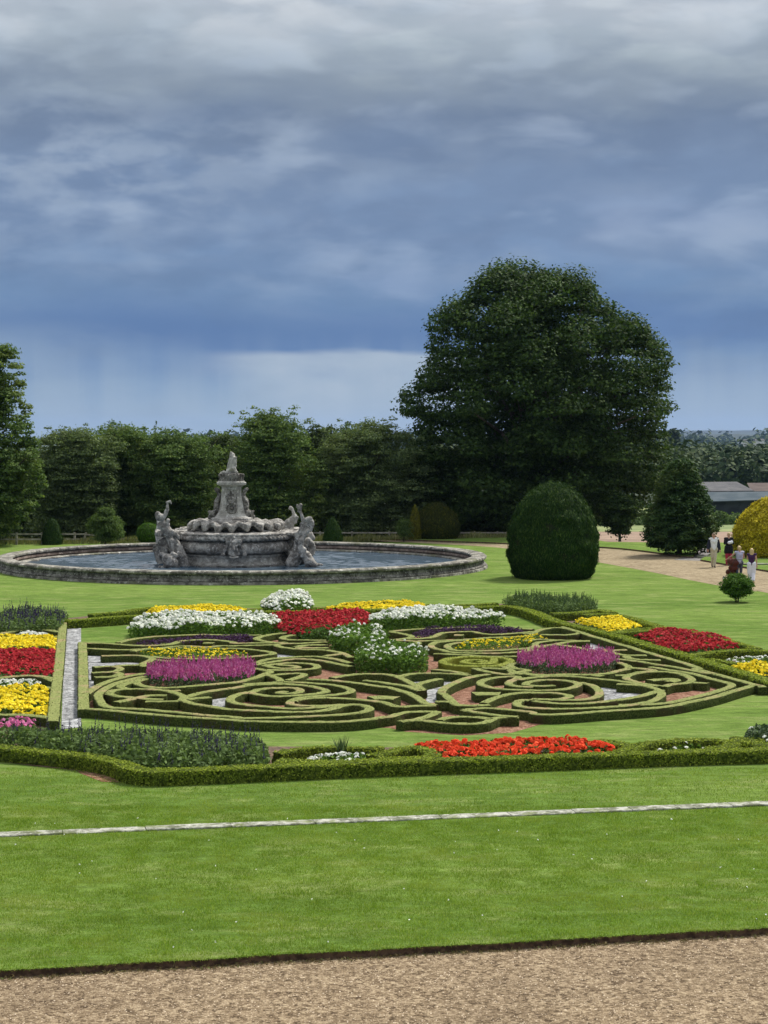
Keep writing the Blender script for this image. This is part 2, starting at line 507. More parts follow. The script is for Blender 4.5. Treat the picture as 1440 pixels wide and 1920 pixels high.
EDGE0, EDGE1 = P(0, 1818), P(1440, 1738)      # the cut edge of the near lawn
ed = EDGE1 - EDGE0
def edge_y(x):
    return EDGE0[1] + (x - EDGE0[0]) * ed[1] / ed[0]
# terrain to the horizon
xs = [-20000, -6000, -1500, -400, -150, -80, 0, 80, 150, 400, 1500, 6000, 20000]
ys = [-300, 0, 60, 118, 121.2, 126, 132, 140, 150, 180, 215, 250, 300, 360, 500, 700, 1100, 2000, 4000, 9000, 11500]
def tz(x, y):
    if y < 119: return -0.35
    if y < 127: return -0.02 - (y - 121) * 0.04
    return terrain_z(y)
grid_sheet('ground', xs, ys, tz, M['rough_grass'])
# near path of buff gravel, a hand's breadth below the lawn
PATHZ = -0.11
path_pts = [(-70, -30), (70, -30)] + [(x, edge_y(x) + 0.10) for x in (70, 30, 5, 0, -5, -30, -70)]
poly_sheet('gravel_path', path_pts, PATHZ, M['gravel_path'])
# lawn with an uneven cut edge of soil
lx = np.concatenate([np.linspace(-70, -9, 12), np.linspace(-8.5, 8.5, 230), np.linspace(9, 70, 12)])
V, F = [], []
def ejit(x):
    return 0.05 * mnoise.noise(Vector((x * 1.1, 3.3, 0))) + 0.022 * mnoise.noise(Vector((x * 7, 1.3, 0)))
rows = []
for x in lx:
    y = edge_y(x) + ejit(x)
    V += [(x, y + 0.03, -0.15), (x, y + 0.015, -0.06), (x, y, -0.012), (x, y + 0.05, 0.0), (x, 121.2, 0.0)]
n = len(lx)
fm = []
for i in range(n - 1):
    for j in range(4):
        a = i * 5 + j
        F.append((a, a + 5, a + 6, a + 1)); fm.append(1 if j < 2 else 0)
me = py_mesh('lawn', V, F)
lawn = link('lawn', me, [M['lawn'], M['soil']])
me.polygons.foreach_set('material_index', fm)
tag(lawn, kind='structure')

# the far path that winds round the pool lawn, and the raised verge beyond it
up_ = [(700, 1012), (834, 1017), (953, 1021), (1123, 1028), (1202, 1035), (1273, 1045), (1348, 1057), (1440, 1072), (1750, 1125)]
lo_ = [(1750, 1175), (1440, 1112), (1417, 1109), (1348, 1098), (1290, 1087), (1223, 1073), (1119, 1054), (1030, 1040), (953, 1029), (880, 1023), (700, 1014)]
pp = [P(*p) for p in smooth_pts(up_, 5)] + [P(*p) for p in smooth_pts(lo_, 5)]
poly_sheet('winding_path', pp, 0.004, M['gravel_far'])
ve = [P(x, y - 0.5) for x, y in smooth_pts(up_[:6] + [(1300, 1047)], 5)]
back = [P(1440, 1019, 0.09), P(1140, 1016, 0.09), P(1090, 1008, 0.09), P(700, 1007, 0.09)]
back = [P(1320, 1018, 0.09), P(1140, 1016, 0.09), P(1090, 1008, 0.09), P(700, 1007, 0.09)]
poly_sheet('verge', ve + back, 0.09, M['lawn'], 0.1, M['soil'])
ve2 = [P(x, y) for x, y in smooth_pts([(1313, 1052), (1348, 1058), (1440, 1073), (1750, 1127)], 5)]
poly_sheet('right_verge', ve2 + [P(1750, 1019, .09), P(1440, 1019, .09), P(1345, 1030, .09)], 0.09, M['lawn'], 0.1, M['soil'])
# side path with its stone step between the two verges
M['grey_path'] = noise_mat('grey_paving', (0.12, 0.11, 0.11), (0.20, 0.19, 0.18), 3)
poly_sheet('side_path', [P(1262, 1050), P(1318, 1052), P(1352, 1031), P(1330, 1018), P(1318, 1018), P(1305, 1040)], 0.008, M['grey_path'])
# ploughed field and meadow strip beyond
def drape(name, outline, mat, lift):
    bm = bmesh.new()
    x0, x1 = min(p[0] for p in outline), max(p[0] for p in outline)
    V, F = [], []
    ys_ = [121.3, 126, 132, 140, 150, 165, 180, 196]
    xs_ = np.linspace(x0, x1, 12)
    return grid_sheet(name, xs_, ys_, lambda x, y: tz(x, y) + lift, mat)
M['field'] = noise_mat('ploughed_soil', (0.20, 0.135, 0.09), (0.30, 0.21, 0.15), 0.35, (0.14, 0.10, 0.065), bstr=0.6, bdist=0.1, bscale=3)
drape('ploughed_field', [(6, 0), (70, 0)], M['field'], 0.01)
M['meadow2'] = noise_mat('summer_meadow', (0.13, 0.17, 0.05), (0.20, 0.23, 0.08), 0.1, (0.10, 0.14, 0.04), bstr=0.2)
grid_sheet('meadow', np.linspace(-120, 200, 8), [196.5, 215, 250, 300, 360, 420], lambda x, y: tz(x, y) + 0.02, M['meadow2'])

M['plain'] = noise_mat('wooded_plain', (0.022, 0.04, 0.02), (0.045, 0.07, 0.028), 0.012, (0.11, 0.12, 0.05), bstr=0.0, sc3=0.004)
grid_sheet('plain', [-20000, -6000, -1500, -400, 0, 400, 1500, 6000, 20000], [421, 500, 700, 1100, 2000, 4000, 9000, 11400], lambda x, y: tz(x, y) + 0.05, M['plain'])

# the parterre's own ground
def px_poly(pts, z=0.0):
    return [P(x, y, z) for x, y in pts]
poly_sheet('chipping_bed', px_poly([(150, 1204), (158, 1334), (300, 1347), (480, 1358), (640, 1363), (730, 1365), (760, 1372), (870, 1379), (960, 1374), (1012, 1359), (1120, 1347), (1200, 1334), (1330, 1305), (1412, 1290), (1300, 1256), (1200, 1226), (1110, 1198), (1064, 1178), (980, 1188), (900, 1192), (700, 1195), (560, 1195), (400, 1202), (260, 1210)]), 0.004, M['gravel_red'])
for nm, pts in [('gravel_strip', [(122, 1171), (152, 1171), (152, 1364), (115, 1368)]),
                ('white_gravel', [(158, 1227), (190, 1228), (191, 1243), (258, 1243), (265, 1248), (200, 1251), (176, 1253), (174, 1270), (178, 1285), (160, 1297)]),
                ('white_gravel', [(391, 1301), (440, 1301), (436, 1330), (391, 1328)]),
                ('white_gravel', [(505, 1222), (560, 1226), (548, 1234), (512, 1233)]),
                ('white_gravel', [(765, 1271), (797, 1274), (830, 1270), (856, 1274), (832, 1295), (830, 1318), (800, 1318), (797, 1300), (776, 1284)]),
                ('white_gravel', [(1122, 1284), (1160, 1285), (1168, 1296), (1215, 1299), (1195, 1313), (1128, 1320)]),
                ('white_gravel', [(1104, 1201), (1150, 1212), (1124, 1219), (1104, 1217)]),
                ('white_gravel', [(1008, 1187), (1060, 1186), (1052, 1194), (1014, 1194)]),
                ('white_gravel', [(783, 1209), (812, 1206), (812, 1218), (785, 1219)]),
                ('gravel_strip', [(955, 1149), (972, 1150), (1074, 1178), (1056, 1179)]),
                ('gravel_strip', [(1425, 1291), (1436, 1289), (1470, 1304), (1455, 1306)])]:
    poly_sheet(nm, px_poly(pts), 0.009, M['gravel_white'])
poly_sheet('bare_soil', px_poly([(135, 1436), (170, 1440), (262, 1462), (240, 1468), (190, 1466), (150, 1450)]), 0.005, M['gravel_red'])
poly_sheet('bed_soil', px_poly([(-60, 1160), (112, 1160), (98, 1385), (-60, 1385)]), 0.005, M['soil'])
poly_sheet('bed_soil', px_poly([(-60, 1400), (90, 1390), (510, 1400), (900, 1403), (1100, 1400), (1500, 1395), (1500, 1414), (1150, 1434), (720, 1448), (265, 1458), (60, 1436), (-60, 1420)]), 0.005, M['soil'])
poly_sheet('bed_soil', px_poly([(130, 1168), (300, 1153), (600, 1147), (940, 1141), (1000, 1150), (1440, 1282), (1440, 1250), (1340, 1215), (1200, 1170), (1100, 1150), (940, 1132), (600, 1138), (250, 1146), (120, 1160)]), 0.005, M['soil'])

# ------------------------------------------------------------------ clipped box hedges
CR = dict(A=(140, 1170, 4.8), B=(140, 1260, 4.8), C=(420, 1170, 4.8), D=(420, 1260, 4.8), E=(700, 1170, 4.8), F=(700, 1260, 4.8),
          G=(980, 1160, 3.1304), H=(960, 1250, 3.0), J=(900, 1080, 2.6667), K=(500, 1340, 3.1304), L=(940, 1340, 2.88), S=(0, 0, 1))
def crop_pts(*runs):
    out = []
    for i in range(0, len(runs), 2):
        ox, oy, s = CR[runs[i]]
        out += [(ox + x / s, oy + y / s) for x, y in runs[i + 1]]
    return out
def resample(pts, step):
    pts = np.asarray(pts)[:, :2]
    d = np.linalg.norm(np.diff(pts, axis=0), axis=1)
    s = np.concatenate([[0], np.cumsum(d)])
    n = max(3, int(s[-1] / step) + 1)
    t_ = np.linspace(0, s[-1], n)
    return np.stack([np.interp(t_, s, pts[:, 0]), np.interp(t_, s, pts[:, 1])], 1)
hedge_no = [0]
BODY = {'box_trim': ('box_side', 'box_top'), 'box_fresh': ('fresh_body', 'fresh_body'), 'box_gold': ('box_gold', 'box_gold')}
def hedge(pts, label, width=0.30, height=0.22, mat='box_trim', group='clipped box hedges of the parterre', leafy=0, name='box_hedge', rough=0.006, step=0.10, lsize=0.035, top=None):
    """a clipped hedge along photo points traced on its top; real ribbon with width and height"""
    hedge_no[0] += 1
    random.seed(hedge_no[0])
    height = height + random.uniform(-0.012, 0.012)
    wp = [P(x, y, height)[:2] for x, y in smooth_pts(pts, 8)]
    c = resample(wp, step)
    # soften the traced line a little
    for _ in range(2):
        c[1:-1] = c[1:-1] * 0.5 + (c[:-2] + c[2:]) * 0.25
    tn = np.gradient(c, axis=0)
    tn /= (np.linalg.norm(tn, axis=1, keepdims=True) + 1e-9)
    nn = np.stack([-tn[:, 1], tn[:, 0]], 1)
    w2 = width / 2
    prof = [(-1.0, 0.0), (-1.03, 0.35), (-1.02, 0.72), (-0.97, 0.93), (-0.82, 1.0), (-0.4, 1.01), (0, 1.0), (0.4, 1.01), (0.82, 1.0), (0.97, 0.93), (1.02, 0.72), (1.03, 0.35), (1.0, 0.0)]
    k = len(prof)
    a = np.array([p[0] for p in prof]); b = np.array([p[1] for p in prof])
    m_ = len(c)
    V = np.zeros((m_, k, 3))
    wv = 1 + 0.07 * np.array([mnoise.noise(Vector((q[0] * 1.3, q[1] * 1.3, hedge_no[0]))) for q in c])
    hv = 1 + 0.06 * np.array([mnoise.noise(Vector((q[0] * 0.9, q[1] * 0.9, 50 + hedge_no[0]))) for q in c])
    V[:, :, 0] = c[:, None, 0] + nn[:, None, 0] * a * w2 * wv[:, None]
    V[:, :, 1] = c[:, None, 1] + nn[:, None, 1] * a * w2 * wv[:, None]
    V[:, :, 2] = b * height * hv[:, None]
    V += rng.normal(size=V.shape) * rough * 0.75 * np.array([1, 1, 0.7])
    V[:, 0, 2] = V[:, -1, 2] = -0.02
    V = V.reshape(-1, 3)
    i, j = np.meshgrid(np.arange(m_ - 1), np.arange(k - 1), indexing='ij')
    q = (i * k + j).ravel()
    F = np.stack([q, q + k, q + k + 1, q + 1], 1)
    F = [tuple(f) for f in F.tolist()] + [tuple(range(k)), tuple(range((m_ - 1) * k, m_ * k))[::-1]]
    nside = (m_ - 1) * (k - 1)
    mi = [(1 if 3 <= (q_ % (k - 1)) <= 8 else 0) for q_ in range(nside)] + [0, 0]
    me = py_mesh(name, V, F)
    # leafy skin: leaves all over it, as one mesh with the body
    if leafy:
        L = np.sum(np.linalg.norm(np.diff(c, axis=0), axis=1))
        nl = int(leafy * L)
        s = rng.uniform(0, m_ - 1.001, nl)
        i0 = s.astype(int); fr = (s - i0)[:, None]
        cc = c[i0] * (1 - fr) + c[i0 + 1] * fr
        n2 = nn[i0]
        u_ = rng.uniform(0, 2 * height + width, nl)
        off = np.where(u_ < height, -w2, np.where(u_ > height + width, w2, u_ - height - w2))
        zz = np.where(u_ < height, u_, np.where(u_ > height + width, 2 * height + width - u_, height))
        hvv = hv[i0]
        C_ = np.stack([cc[:, 0] + n2[:, 0] * off, cc[:, 1] + n2[:, 1] * off, zz * hvv], 1) + rng.normal(size=(nl, 3)) * 0.008
        top_ = (zz >= height - 1e-6)
        Nn = np.stack([n2[:, 0] * np.sign(off) * ~top_, n2[:, 1] * np.sign(off) * ~top_, top_ * 1.0], 1) + rng.normal(size=(nl, 3)) * 0.45
        V2, F2 = leaf_arrays(C_ + Nn / (np.linalg.norm(Nn, axis=1, keepdims=True)) * 0.008, Nn, lsize, aspect=0.7)
        F2 = F2 + len(V)
        me = py_mesh(name, np.concatenate([V, V2]), F + [tuple(f) for f in F2.tolist()])
        mi += [2] * len(F2)
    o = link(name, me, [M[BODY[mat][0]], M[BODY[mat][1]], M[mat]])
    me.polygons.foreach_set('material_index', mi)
    return tag(o, label, 'hedge', group)

HW = 0.235
H_ = [
 (('A', [(68, 163), (74, 320)], 'B', [(76, 60), (80, 335)]), 'straight low box hedge edging the right side of the white gravel strip', 0.28),
 (('S', [(118, 1166), (111, 1240), (104, 1300), (99, 1352)]), 'straight low box hedge edging the left side of the white gravel strip', 0.28),
 (('A', [(90, 216), (300, 226), (500, 230), (600, 224), (760, 215), (900, 200), (1050, 199), (1200, 207), (1320, 190), (1440, 195)], 'C', [(100, 192), (300, 190), (450, 184), (520, 176), (700, 172), (920, 160)]), 'long box hedge running behind the left speckled yellow bed'),
 (('A', [(90, 165), (250, 168), (380, 180), (450, 185), (600, 192), (750, 190), (880, 175), (950, 150), (1100, 140), (1250, 140), (1370, 150), (1440, 163)], 'C', [(60, 168), (150, 172), (300, 170), (460, 168), (560, 162)]), 'wavy box hedge in front of the left dark purple bed'),
 (('A', [(390, 165), (500, 138), (700, 112), (950, 98), (1200, 94), (1440, 95)], 'C', [(200, 97), (335, 97)]), 'curved box hedge behind the left dark purple bed'),
 (('A', [(1160, 168), (1255, 170)]), 'short stub of box hedge behind the left speckled yellow bed', 0.28),
 (('A', [(520, 246), (600, 228), (800, 218), (1100, 216), (1440, 218)], 'C', [(200, 222), (330, 235), (425, 250), (445, 262), (395, 275), (250, 290), (100, 300), (0, 306)], 'A', [(1200, 308), (1000, 310), (800, 302), (700, 290)]), 'long oval box hedge round the left speckled yellow bed'),
 (('A', [(240, 284), (350, 280), (500, 277), (600, 281), (660, 293), (700, 312), (660, 335), (605, 360), (640, 382)]), 'hooked box hedge left of the speckled yellow bed, ending beside the pink plumes'),
 (('A', [(700, 312), (760, 322), (850, 332), (960, 338)]), 'short box hedge right behind the left pink plumes'),
 (('A', [(170, 385), (300, 377), (370, 380), (412, 397), (395, 412), (335, 427), (155, 436)]), 'rearmost hairpin of box hedge beside the left white gravel'),
 (('A', [(375, 434), (410, 444), (400, 462), (340, 470), (180, 478)]), 'second hairpin of box hedge beside the left white gravel'),
 (('A', [(375, 374), (450, 368), (580, 365)]), 'short straight box hedge behind the small red-brown chipping patch at left'),
 (('B', [(180, 46), (330, 38), (385, 25), (405, 8)]), 'nearest hairpin arm of box hedge beside the left white gravel'),
 (('B', [(100, 192), (190, 130), (330, 70), (480, 32), (632, 8)]), 'outer diagonal box hedge at the left of the parterre'),
 (('B', [(636, 35), (500, 65), (360, 105), (270, 150), (218, 192), (212, 220), (235, 265), (262, 295), (340, 315), (600, 332), (900, 357), (1200, 385), (1440, 400)], 'D', [(150, 412), (400, 410), (700, 397), (1000, 386), (1180, 372), (1280, 348), (1312, 325), (1260, 300), (1160, 290), (1070, 298), (930, 335), (750, 353), (500, 355), (200, 340), (0, 325)], 'B', [(1200, 303), (1060, 280), (960, 246)]), 'longest winding box hedge sweeping along the front left of the parterre'),
 (('B', [(105, 326), (300, 338), (600, 372), (900, 397), (1200, 412), (1440, 430)], 'D', [(150, 438), (400, 443), (700, 446), (1000, 444), (1250, 430), (1440, 402)], 'F', [(150, 398), (230, 372), (310, 358), (450, 352), (575, 352)]), 'outermost front box hedge on the left half of the parterre'),
 (('F', [(575, 352), (500, 388), (380, 422), (300, 432), (235, 441)]), 'short diagonal box hedge joining the front loop at its left'),
 (('F', [(235, 441), (380, 432), (480, 437), (600, 452), (740, 464), (900, 463), (1010, 448), (1060, 425), (1130, 402), (1310, 402)]), 'foremost bulging box hedge of the parterre in the middle of its front'),
 (('F', [(590, 430), (650, 412), (760, 401), (880, 401), (990, 408), (1045, 420)]), 'back of the small oval in the foremost box hedge loop'),
 (('F', [(1300, 398), (1100, 385), (950, 365), (808, 338)]), 'short box hedge slanting back from the foremost loop'),
 (('F', [(808, 336), (900, 326), (1050, 320), (1200, 335), (1440, 358)], 'H', [(120, 264), (250, 268), (500, 250), (850, 224), (1100, 176), (1250, 133), (1370, 102), (1415, 115)]), 'outermost front box hedge on the right half of the parterre'),
 (('B', [(305, 186), (360, 158), (500, 147), (680, 149), (840, 166), (930, 197), (985, 222), (960, 248)]), 'back edge of the leaf-shaped box hedge at left'),
 (('B', [(305, 190), (380, 212), (520, 226), (600, 232), (670, 242), (800, 243)]), 'inner box hedge crossing the leaf shape at left'),
 (('B', [(368, 268), (480, 246), (580, 224), (700, 208), (830, 208)]), 'short straight box hedge pointing left at the front of the leaf shape'),
 (('B', [(640, 262), (780, 262), (930, 258)]), 'short box hedge in front of the leaf shape at left'),
 (('B', [(470, 147), (412, 130), (430, 112), (520, 84), (632, 58)]), 'hooked box hedge left of the left pink plumes'),
 (('B', [(632, 62), (570, 76), (556, 92), (590, 112), (660, 130), (800, 140), (950, 132), (1150, 115), (1440, 92)], 'D', [(150, 84), (280, 47), (360, 18), (420, -5), (360, -20), (270, -38)]), 'box hedge curving round the front of the left pink plumes'),
 (('B', [(850, 166), (952, 162)]), 'short stub of box hedge below the left pink plumes'),
 (('B', [(975, 232), (1100, 192), (1300, 155), (1440, 140)], 'D', [(200, 118), (400, 107), (600, 107), (780, 124), (880, 150), (925, 170), (850, 190), (700, 206), (450, 215), (300, 200), (240, 178)]), 'middle ring of the large box hedge spiral at front left'),
 (('B', [(1010, 246), (1100, 232), (1220, 222)]), 'short box hedge pointing right to the small white chippings at left'),
 (('D', [(170, 108), (350, 97), (550, 88), (750, 94), (950, 110), (1090, 135), (1150, 163), (1090, 190), (900, 210), (720, 225), (640, 240), (592, 268), (610, 290), (720, 300), (900, 300), (1080, 290)]), 'outer ring of the large box hedge spiral at front left'),
 (('D', [(620, 262), (660, 244), (760, 234), (900, 228), (1100, 235), (1250, 247), (1440, 268)], 'F', [(120, 278), (230, 312), (330, 303), (560, 298)]), 'long box hedge running right from the front left spiral to the centre'),
 (('D', [(225, 178), (120, 200), (55, 238), (80, 268), (200, 292), (400, 312), (600, 323), (760, 320), (900, 310), (1050, 302)]), 'wide hook of box hedge below the front left spiral'),
 (('D', [(240, 178), (330, 150), (480, 140), (620, 137), (690, 158), (660, 182), (560, 192), (480, 184), (560, 172)]), 'innermost curl of the large box hedge spiral at front left'),
 (('D', [(370, 17), (440, 38), (495, 60), (510, 85)]), 'short box hedge curving into the top of the front left spiral'),
 (('D', [(430, 26), (560, 12), (690, 10), (725, 20), (660, 48), (570, 76)]), 'small almond loop of box hedge above the front left spiral'),
 (('C', [(278, 348), (400, 312), (560, 300), (750, 290), (850, 290), (1000, 315), (1150, 350)]), 'upper thin box hedge right of the left pink plumes'),
 (('C', [(272, 366), (480, 330), (650, 312), (850, 325), (1000, 350), (1150, 382)]), 'second thin box hedge right of the left pink plumes'),
 (('C', [(370, 366), (560, 347), (700, 350), (810, 362), (840, 384), (750, 404), (500, 412), (275, 405)]), 'oval box hedge right of the left pink plumes'),
 (('C', [(365, 370), (450, 388), (580, 395), (670, 386), (600, 368), (480, 362)]), 'small inner ring within the oval hedge right of the left pink plumes', 0.24),
 (('C', [(465, 184), (520, 206), (700, 226), (880, 228), (1050, 255), (1150, 300)]), 'box hedge sweeping toward the white roses from the left'),
 (('C', [(900, 286), (1060, 264)]), 'short link of box hedge left of the white roses'),
 (('C', [(460, 165), (360, 152), (290, 128), (400, 95), (520, 80), (640, 74)]), 'open loop of box hedge in front of the crimson bed, left end'),
 (('C', [(630, 95), (560, 105), (522, 125), (600, 140), (750, 143), (920, 145)]), 'box hedge loop round the foot of the crimson bed'),
 (('C', [(640, 206), (750, 187), (940, 186)]), 'short box hedge directly left of the rear white roses, upper', 0.26),
 (('C', [(640, 212), (800, 212), (940, 209)]), 'short box hedge directly left of the rear white roses, lower', 0.26),
 (('D', [(970, 48), (1100, 28), (1250, 16), (1440, 16)], 'F', [(150, 24), (220, 40), (330, 92), (400, 132), (440, 165)]), 'box hedge sweeping in front of the near white roses down to the central gravel'),
 (('F', [(222, 38), (330, 14), (500, 9), (750, 14), (870, 28)]), 'box hedge arching behind the central white chippings'),
 (('D', [(745, 60), (900, 66), (1100, 85), (1250, 105), (1440, 130)], 'F', [(150, 138), (300, 182), (400, 230), (470, 278), (560, 296)]), 'long diagonal box hedge running down to the central front corner'),
 (('D', [(1265, 75), (1440, 92)], 'F', [(150, 102), (300, 124), (380, 150), (430, 166)]), 'short diagonal box hedge ending left of the central gravel'),
 (('F', [(445, 160), (400, 120), (420, 100), (500, 78), (600, 56)]), 'forked box hedge rising behind the central white chippings'),
 (('F', [(560, 262), (712, 264)]), 'short straight box hedge closing the front of the central gravel'),
 (('F', [(608, 178), (650, 205), (700, 250), (755, 294), (880, 298), (1040, 292)]), 'angled box hedge at the right of the central gravel, front arm'),
 (('F', [(608, 178), (645, 135), (760, 80), (900, 38), (1035, 18)]), 'angled box hedge at the right of the central gravel, rear arm'),
 (('F', [(900, 190), (1010, 188), (1140, 190)]), 'broad short box hedge on red-brown chippings right of centre', 0.55),
 (('D', [(1320, 228), (1440, 222)], 'F', [(60, 224), (215, 232)]), 'broad leaf-shaped box hedge on red-brown chippings left of centre', 0.55),
 (('F', [(990, 275), (1050, 245), (1120, 220), (1250, 192), (1440, 178)], 'H', [(120, 146), (220, 145), (300, 155), (325, 168), (240, 183), (110, 180)]), 'long looping box hedge in front of the front right spiral'),
 (('H', [(110, 190), (60, 184), (25, 202), (50, 222), (150, 232), (300, 234), (550, 225), (700, 209), (800, 185), (842, 150), (805, 120), (720, 102), (590, 96)]), 'wide box hedge loop round the right white chippings'),
 (('H', [(100, 188), (300, 205), (500, 196), (700, 166), (840, 130)]), 'inner long box hedge below the front right spiral'),
 (('H', [(120, 180), (330, 186), (460, 173), (492, 145), (462, 108), (385, 86)]), 'box hedge arc closing the right of the front right spiral'),
 (('F', [(1440, 162), (1200, 157), (1060, 140), (962, 105), (990, 72), (1100, 47), (1300, 36)], 'H', [(20, 72), (150, 56), (300, 52), (500, 68), (640, 84), (800, 108)]), 'outer ring of the box hedge spiral at front right'),
 (('H', [(60, 128), (150, 132), (270, 128), (350, 112), (372, 92), (300, 76), (180, 72), (90, 86), (80, 100), (160, 107), (235, 103)]), 'innermost curl of the box hedge spiral at front right'),
 (('F', [(1440, 130), (1270, 122), (1215, 95), (1280, 62), (1440, 46)]), 'second ring of the box hedge spiral at front right'),
 (('H', [(840, 108), (720, 90), (640, 62), (690, 38), (820, 26), (940, 36), (1010, 64), (985, 90), (900, 97), (850, 112)]), 'round box hedge ring near the right corner of the parterre'),
 (('H', [(772, 76), (870, 68), (925, 72), (880, 84)]), 'small curl inside the round hedge ring near the right corner', 0.34),
 (('H', [(990, 84), (1105, 92)]), 'short box hedge pointing right from the round ring near the corner'),
 (('H', [(780, 0), (1000, 36), (1120, 66), (1205, 88), (1235, 105), (1140, 140), (1000, 175), (850, 205), (600, 213)]), 'inner pointed box hedge following the right corner of the parterre'),
 (('G', [(240, 45), (350, 82), (600, 157), (850, 230), (1040, 290)], 'H', [(1020, 8), (1130, 35), (1250, 68), (1385, 106)]), 'straight outer box hedge along the right side of the parterre, beside the thick dark hedge'),
 (('G', [(550, 234), (700, 252), (900, 284), (1080, 318)], 'H', [(1050, 32), (1150, 40)]), 'long thin box hedge right of the right pink plumes'),
 (('G', [(608, 180), (545, 182), (512, 190), (560, 206), (620, 214), (725, 214)]), 'rear hairpin of box hedge right of the right pink plumes', 0.26),
 (('G', [(725, 212), (640, 214), (605, 222), (650, 236), (740, 240), (810, 241)]), 'near hairpin of box hedge right of the right pink plumes', 0.26),
 (('G', [(0, 88), (60, 84), (100, 64), (160, 54), (240, 54), (315, 72), (330, 84), (250, 94), (105, 92)]), 'oval box hedge round the small far right white chippings'),
 (('G', [(0, 130), (100, 120), (200, 125), (395, 129)]), 'box hedge running right behind the right pink plumes, upper'),
 (('G', [(180, 150), (270, 134), (390, 130)]), 'short link of box hedge behind the right pink plumes'),
 (('G', [(0, 185), (100, 166), (180, 150), (300, 165), (365, 178), (392, 190), (360, 202)]), 'box hedge peaked behind the right pink plumes'),
 (('G', [(560, 256), (610, 272), (620, 290), (560, 304)], 'H', [(500, 40), (250, 46), (20, 36)], 'E', [(1400, 412), (1290, 400), (1240, 378), (1230, 358), (1290, 348)]), 'box hedge curving round the front of the right pink plumes'),
 (('H', [(660, 4), (740, 10), (800, 20), (700, 30)]), 'small hook of box hedge between the right pink plumes and the round ring', 0.26),
 (('H', [(580, 46), (645, 46)]), 'tiny stub of box hedge left of the round ring', 0.26),
 (('E', [(1230, 445), (1330, 432)], 'H', [(150, 50), (280, 42), (420, 42), (512, 52)]), 'thin box hedge between the right pink plumes and the front right spiral'),
 (('E', [(155, 70), (260, 85), (345, 108), (300, 125), (170, 140)]), 'hook of box hedge right of the rear white roses, behind'),
 (('E', [(150, 66), (340, 47), (620, 33), (900, 27), (1200, 34), (1440, 44)]), 'curved box hedge behind the right dark purple bed'),
 (('E', [(170, 147), (350, 150), (405, 167), (340, 192), (250, 202)]), 'hook of box hedge right of the rear white roses, in front'),
 (('E', [(300, 130), (480, 124), (555, 106), (620, 78), (750, 68), (900, 66), (960, 82), (1100, 92), (1300, 78), (1440, 68)]), 'wavy box hedge in front of the right dark purple bed'),
 (('E', [(728, 97), (815, 98)]), 'short stub of box hedge in front of the right dark purple bed', 0.34),
 (('E', [(400, 150), (700, 142), (900, 134), (1060, 118), (1300, 113), (1440, 104)]), 'long thin box hedge behind the right speckled yellow bed'),
 (('E', [(850, 143), (700, 150), (560, 165), (518, 193), (560, 220), (640, 236), (690, 250), (900, 262), (1150, 258), (1440, 235)], 'G', [(60, 170), (180, 150)]), 'outer ring of box hedge round the right speckled yellow bed'),
 (('E', [(860, 160), (740, 168), (665, 192), (700, 226), (800, 240), (1000, 240), (1200, 230), (1440, 207)], 'G', [(80, 140), (190, 126)]), 'inner ring of box hedge round the right speckled yellow bed'),
 (('E', [(550, 265), (800, 276), (1050, 290), (1290, 290)]), 'long thin box hedge behind the golden box spiral'),
 (('E', [(915, 395), (1000, 420), (1100, 440), (1200, 452), (1262, 440), (1230, 405), (1180, 380)]), 'box hedge pointing right in front of the golden box spiral'),
 (('E', [(980, 395), (1100, 400), (1220, 404)]), 'short thin box hedge in front of the golden box spiral'),
 (('E', [(540, 404), (700, 422), (840, 450)]), 'thin box hedge right of the near white roses, behind the arch'),
]
for it in H_:
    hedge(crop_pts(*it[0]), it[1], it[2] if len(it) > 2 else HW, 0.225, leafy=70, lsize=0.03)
GOLD = [(('E', [(1190, 352), (1235, 330), (1200, 308), (1085, 298), (850, 292), (690, 305), (622, 335), (700, 364), (900, 376), (1100, 374), (1180, 352)]), 'outer ring of the yellow-green box spiral'),
        (('E', [(1080, 300), (1085, 325), (1040, 350), (900, 358), (810, 338), (870, 318), (960, 318), (1005, 332), (940, 342)]), 'inner curl of the yellow-green box spiral')]
for a_, l_ in GOLD:
    hedge(crop_pts(*a_), l_, 0.25, 0.23, 'box_gold', leafy=220, lsize=0.035)
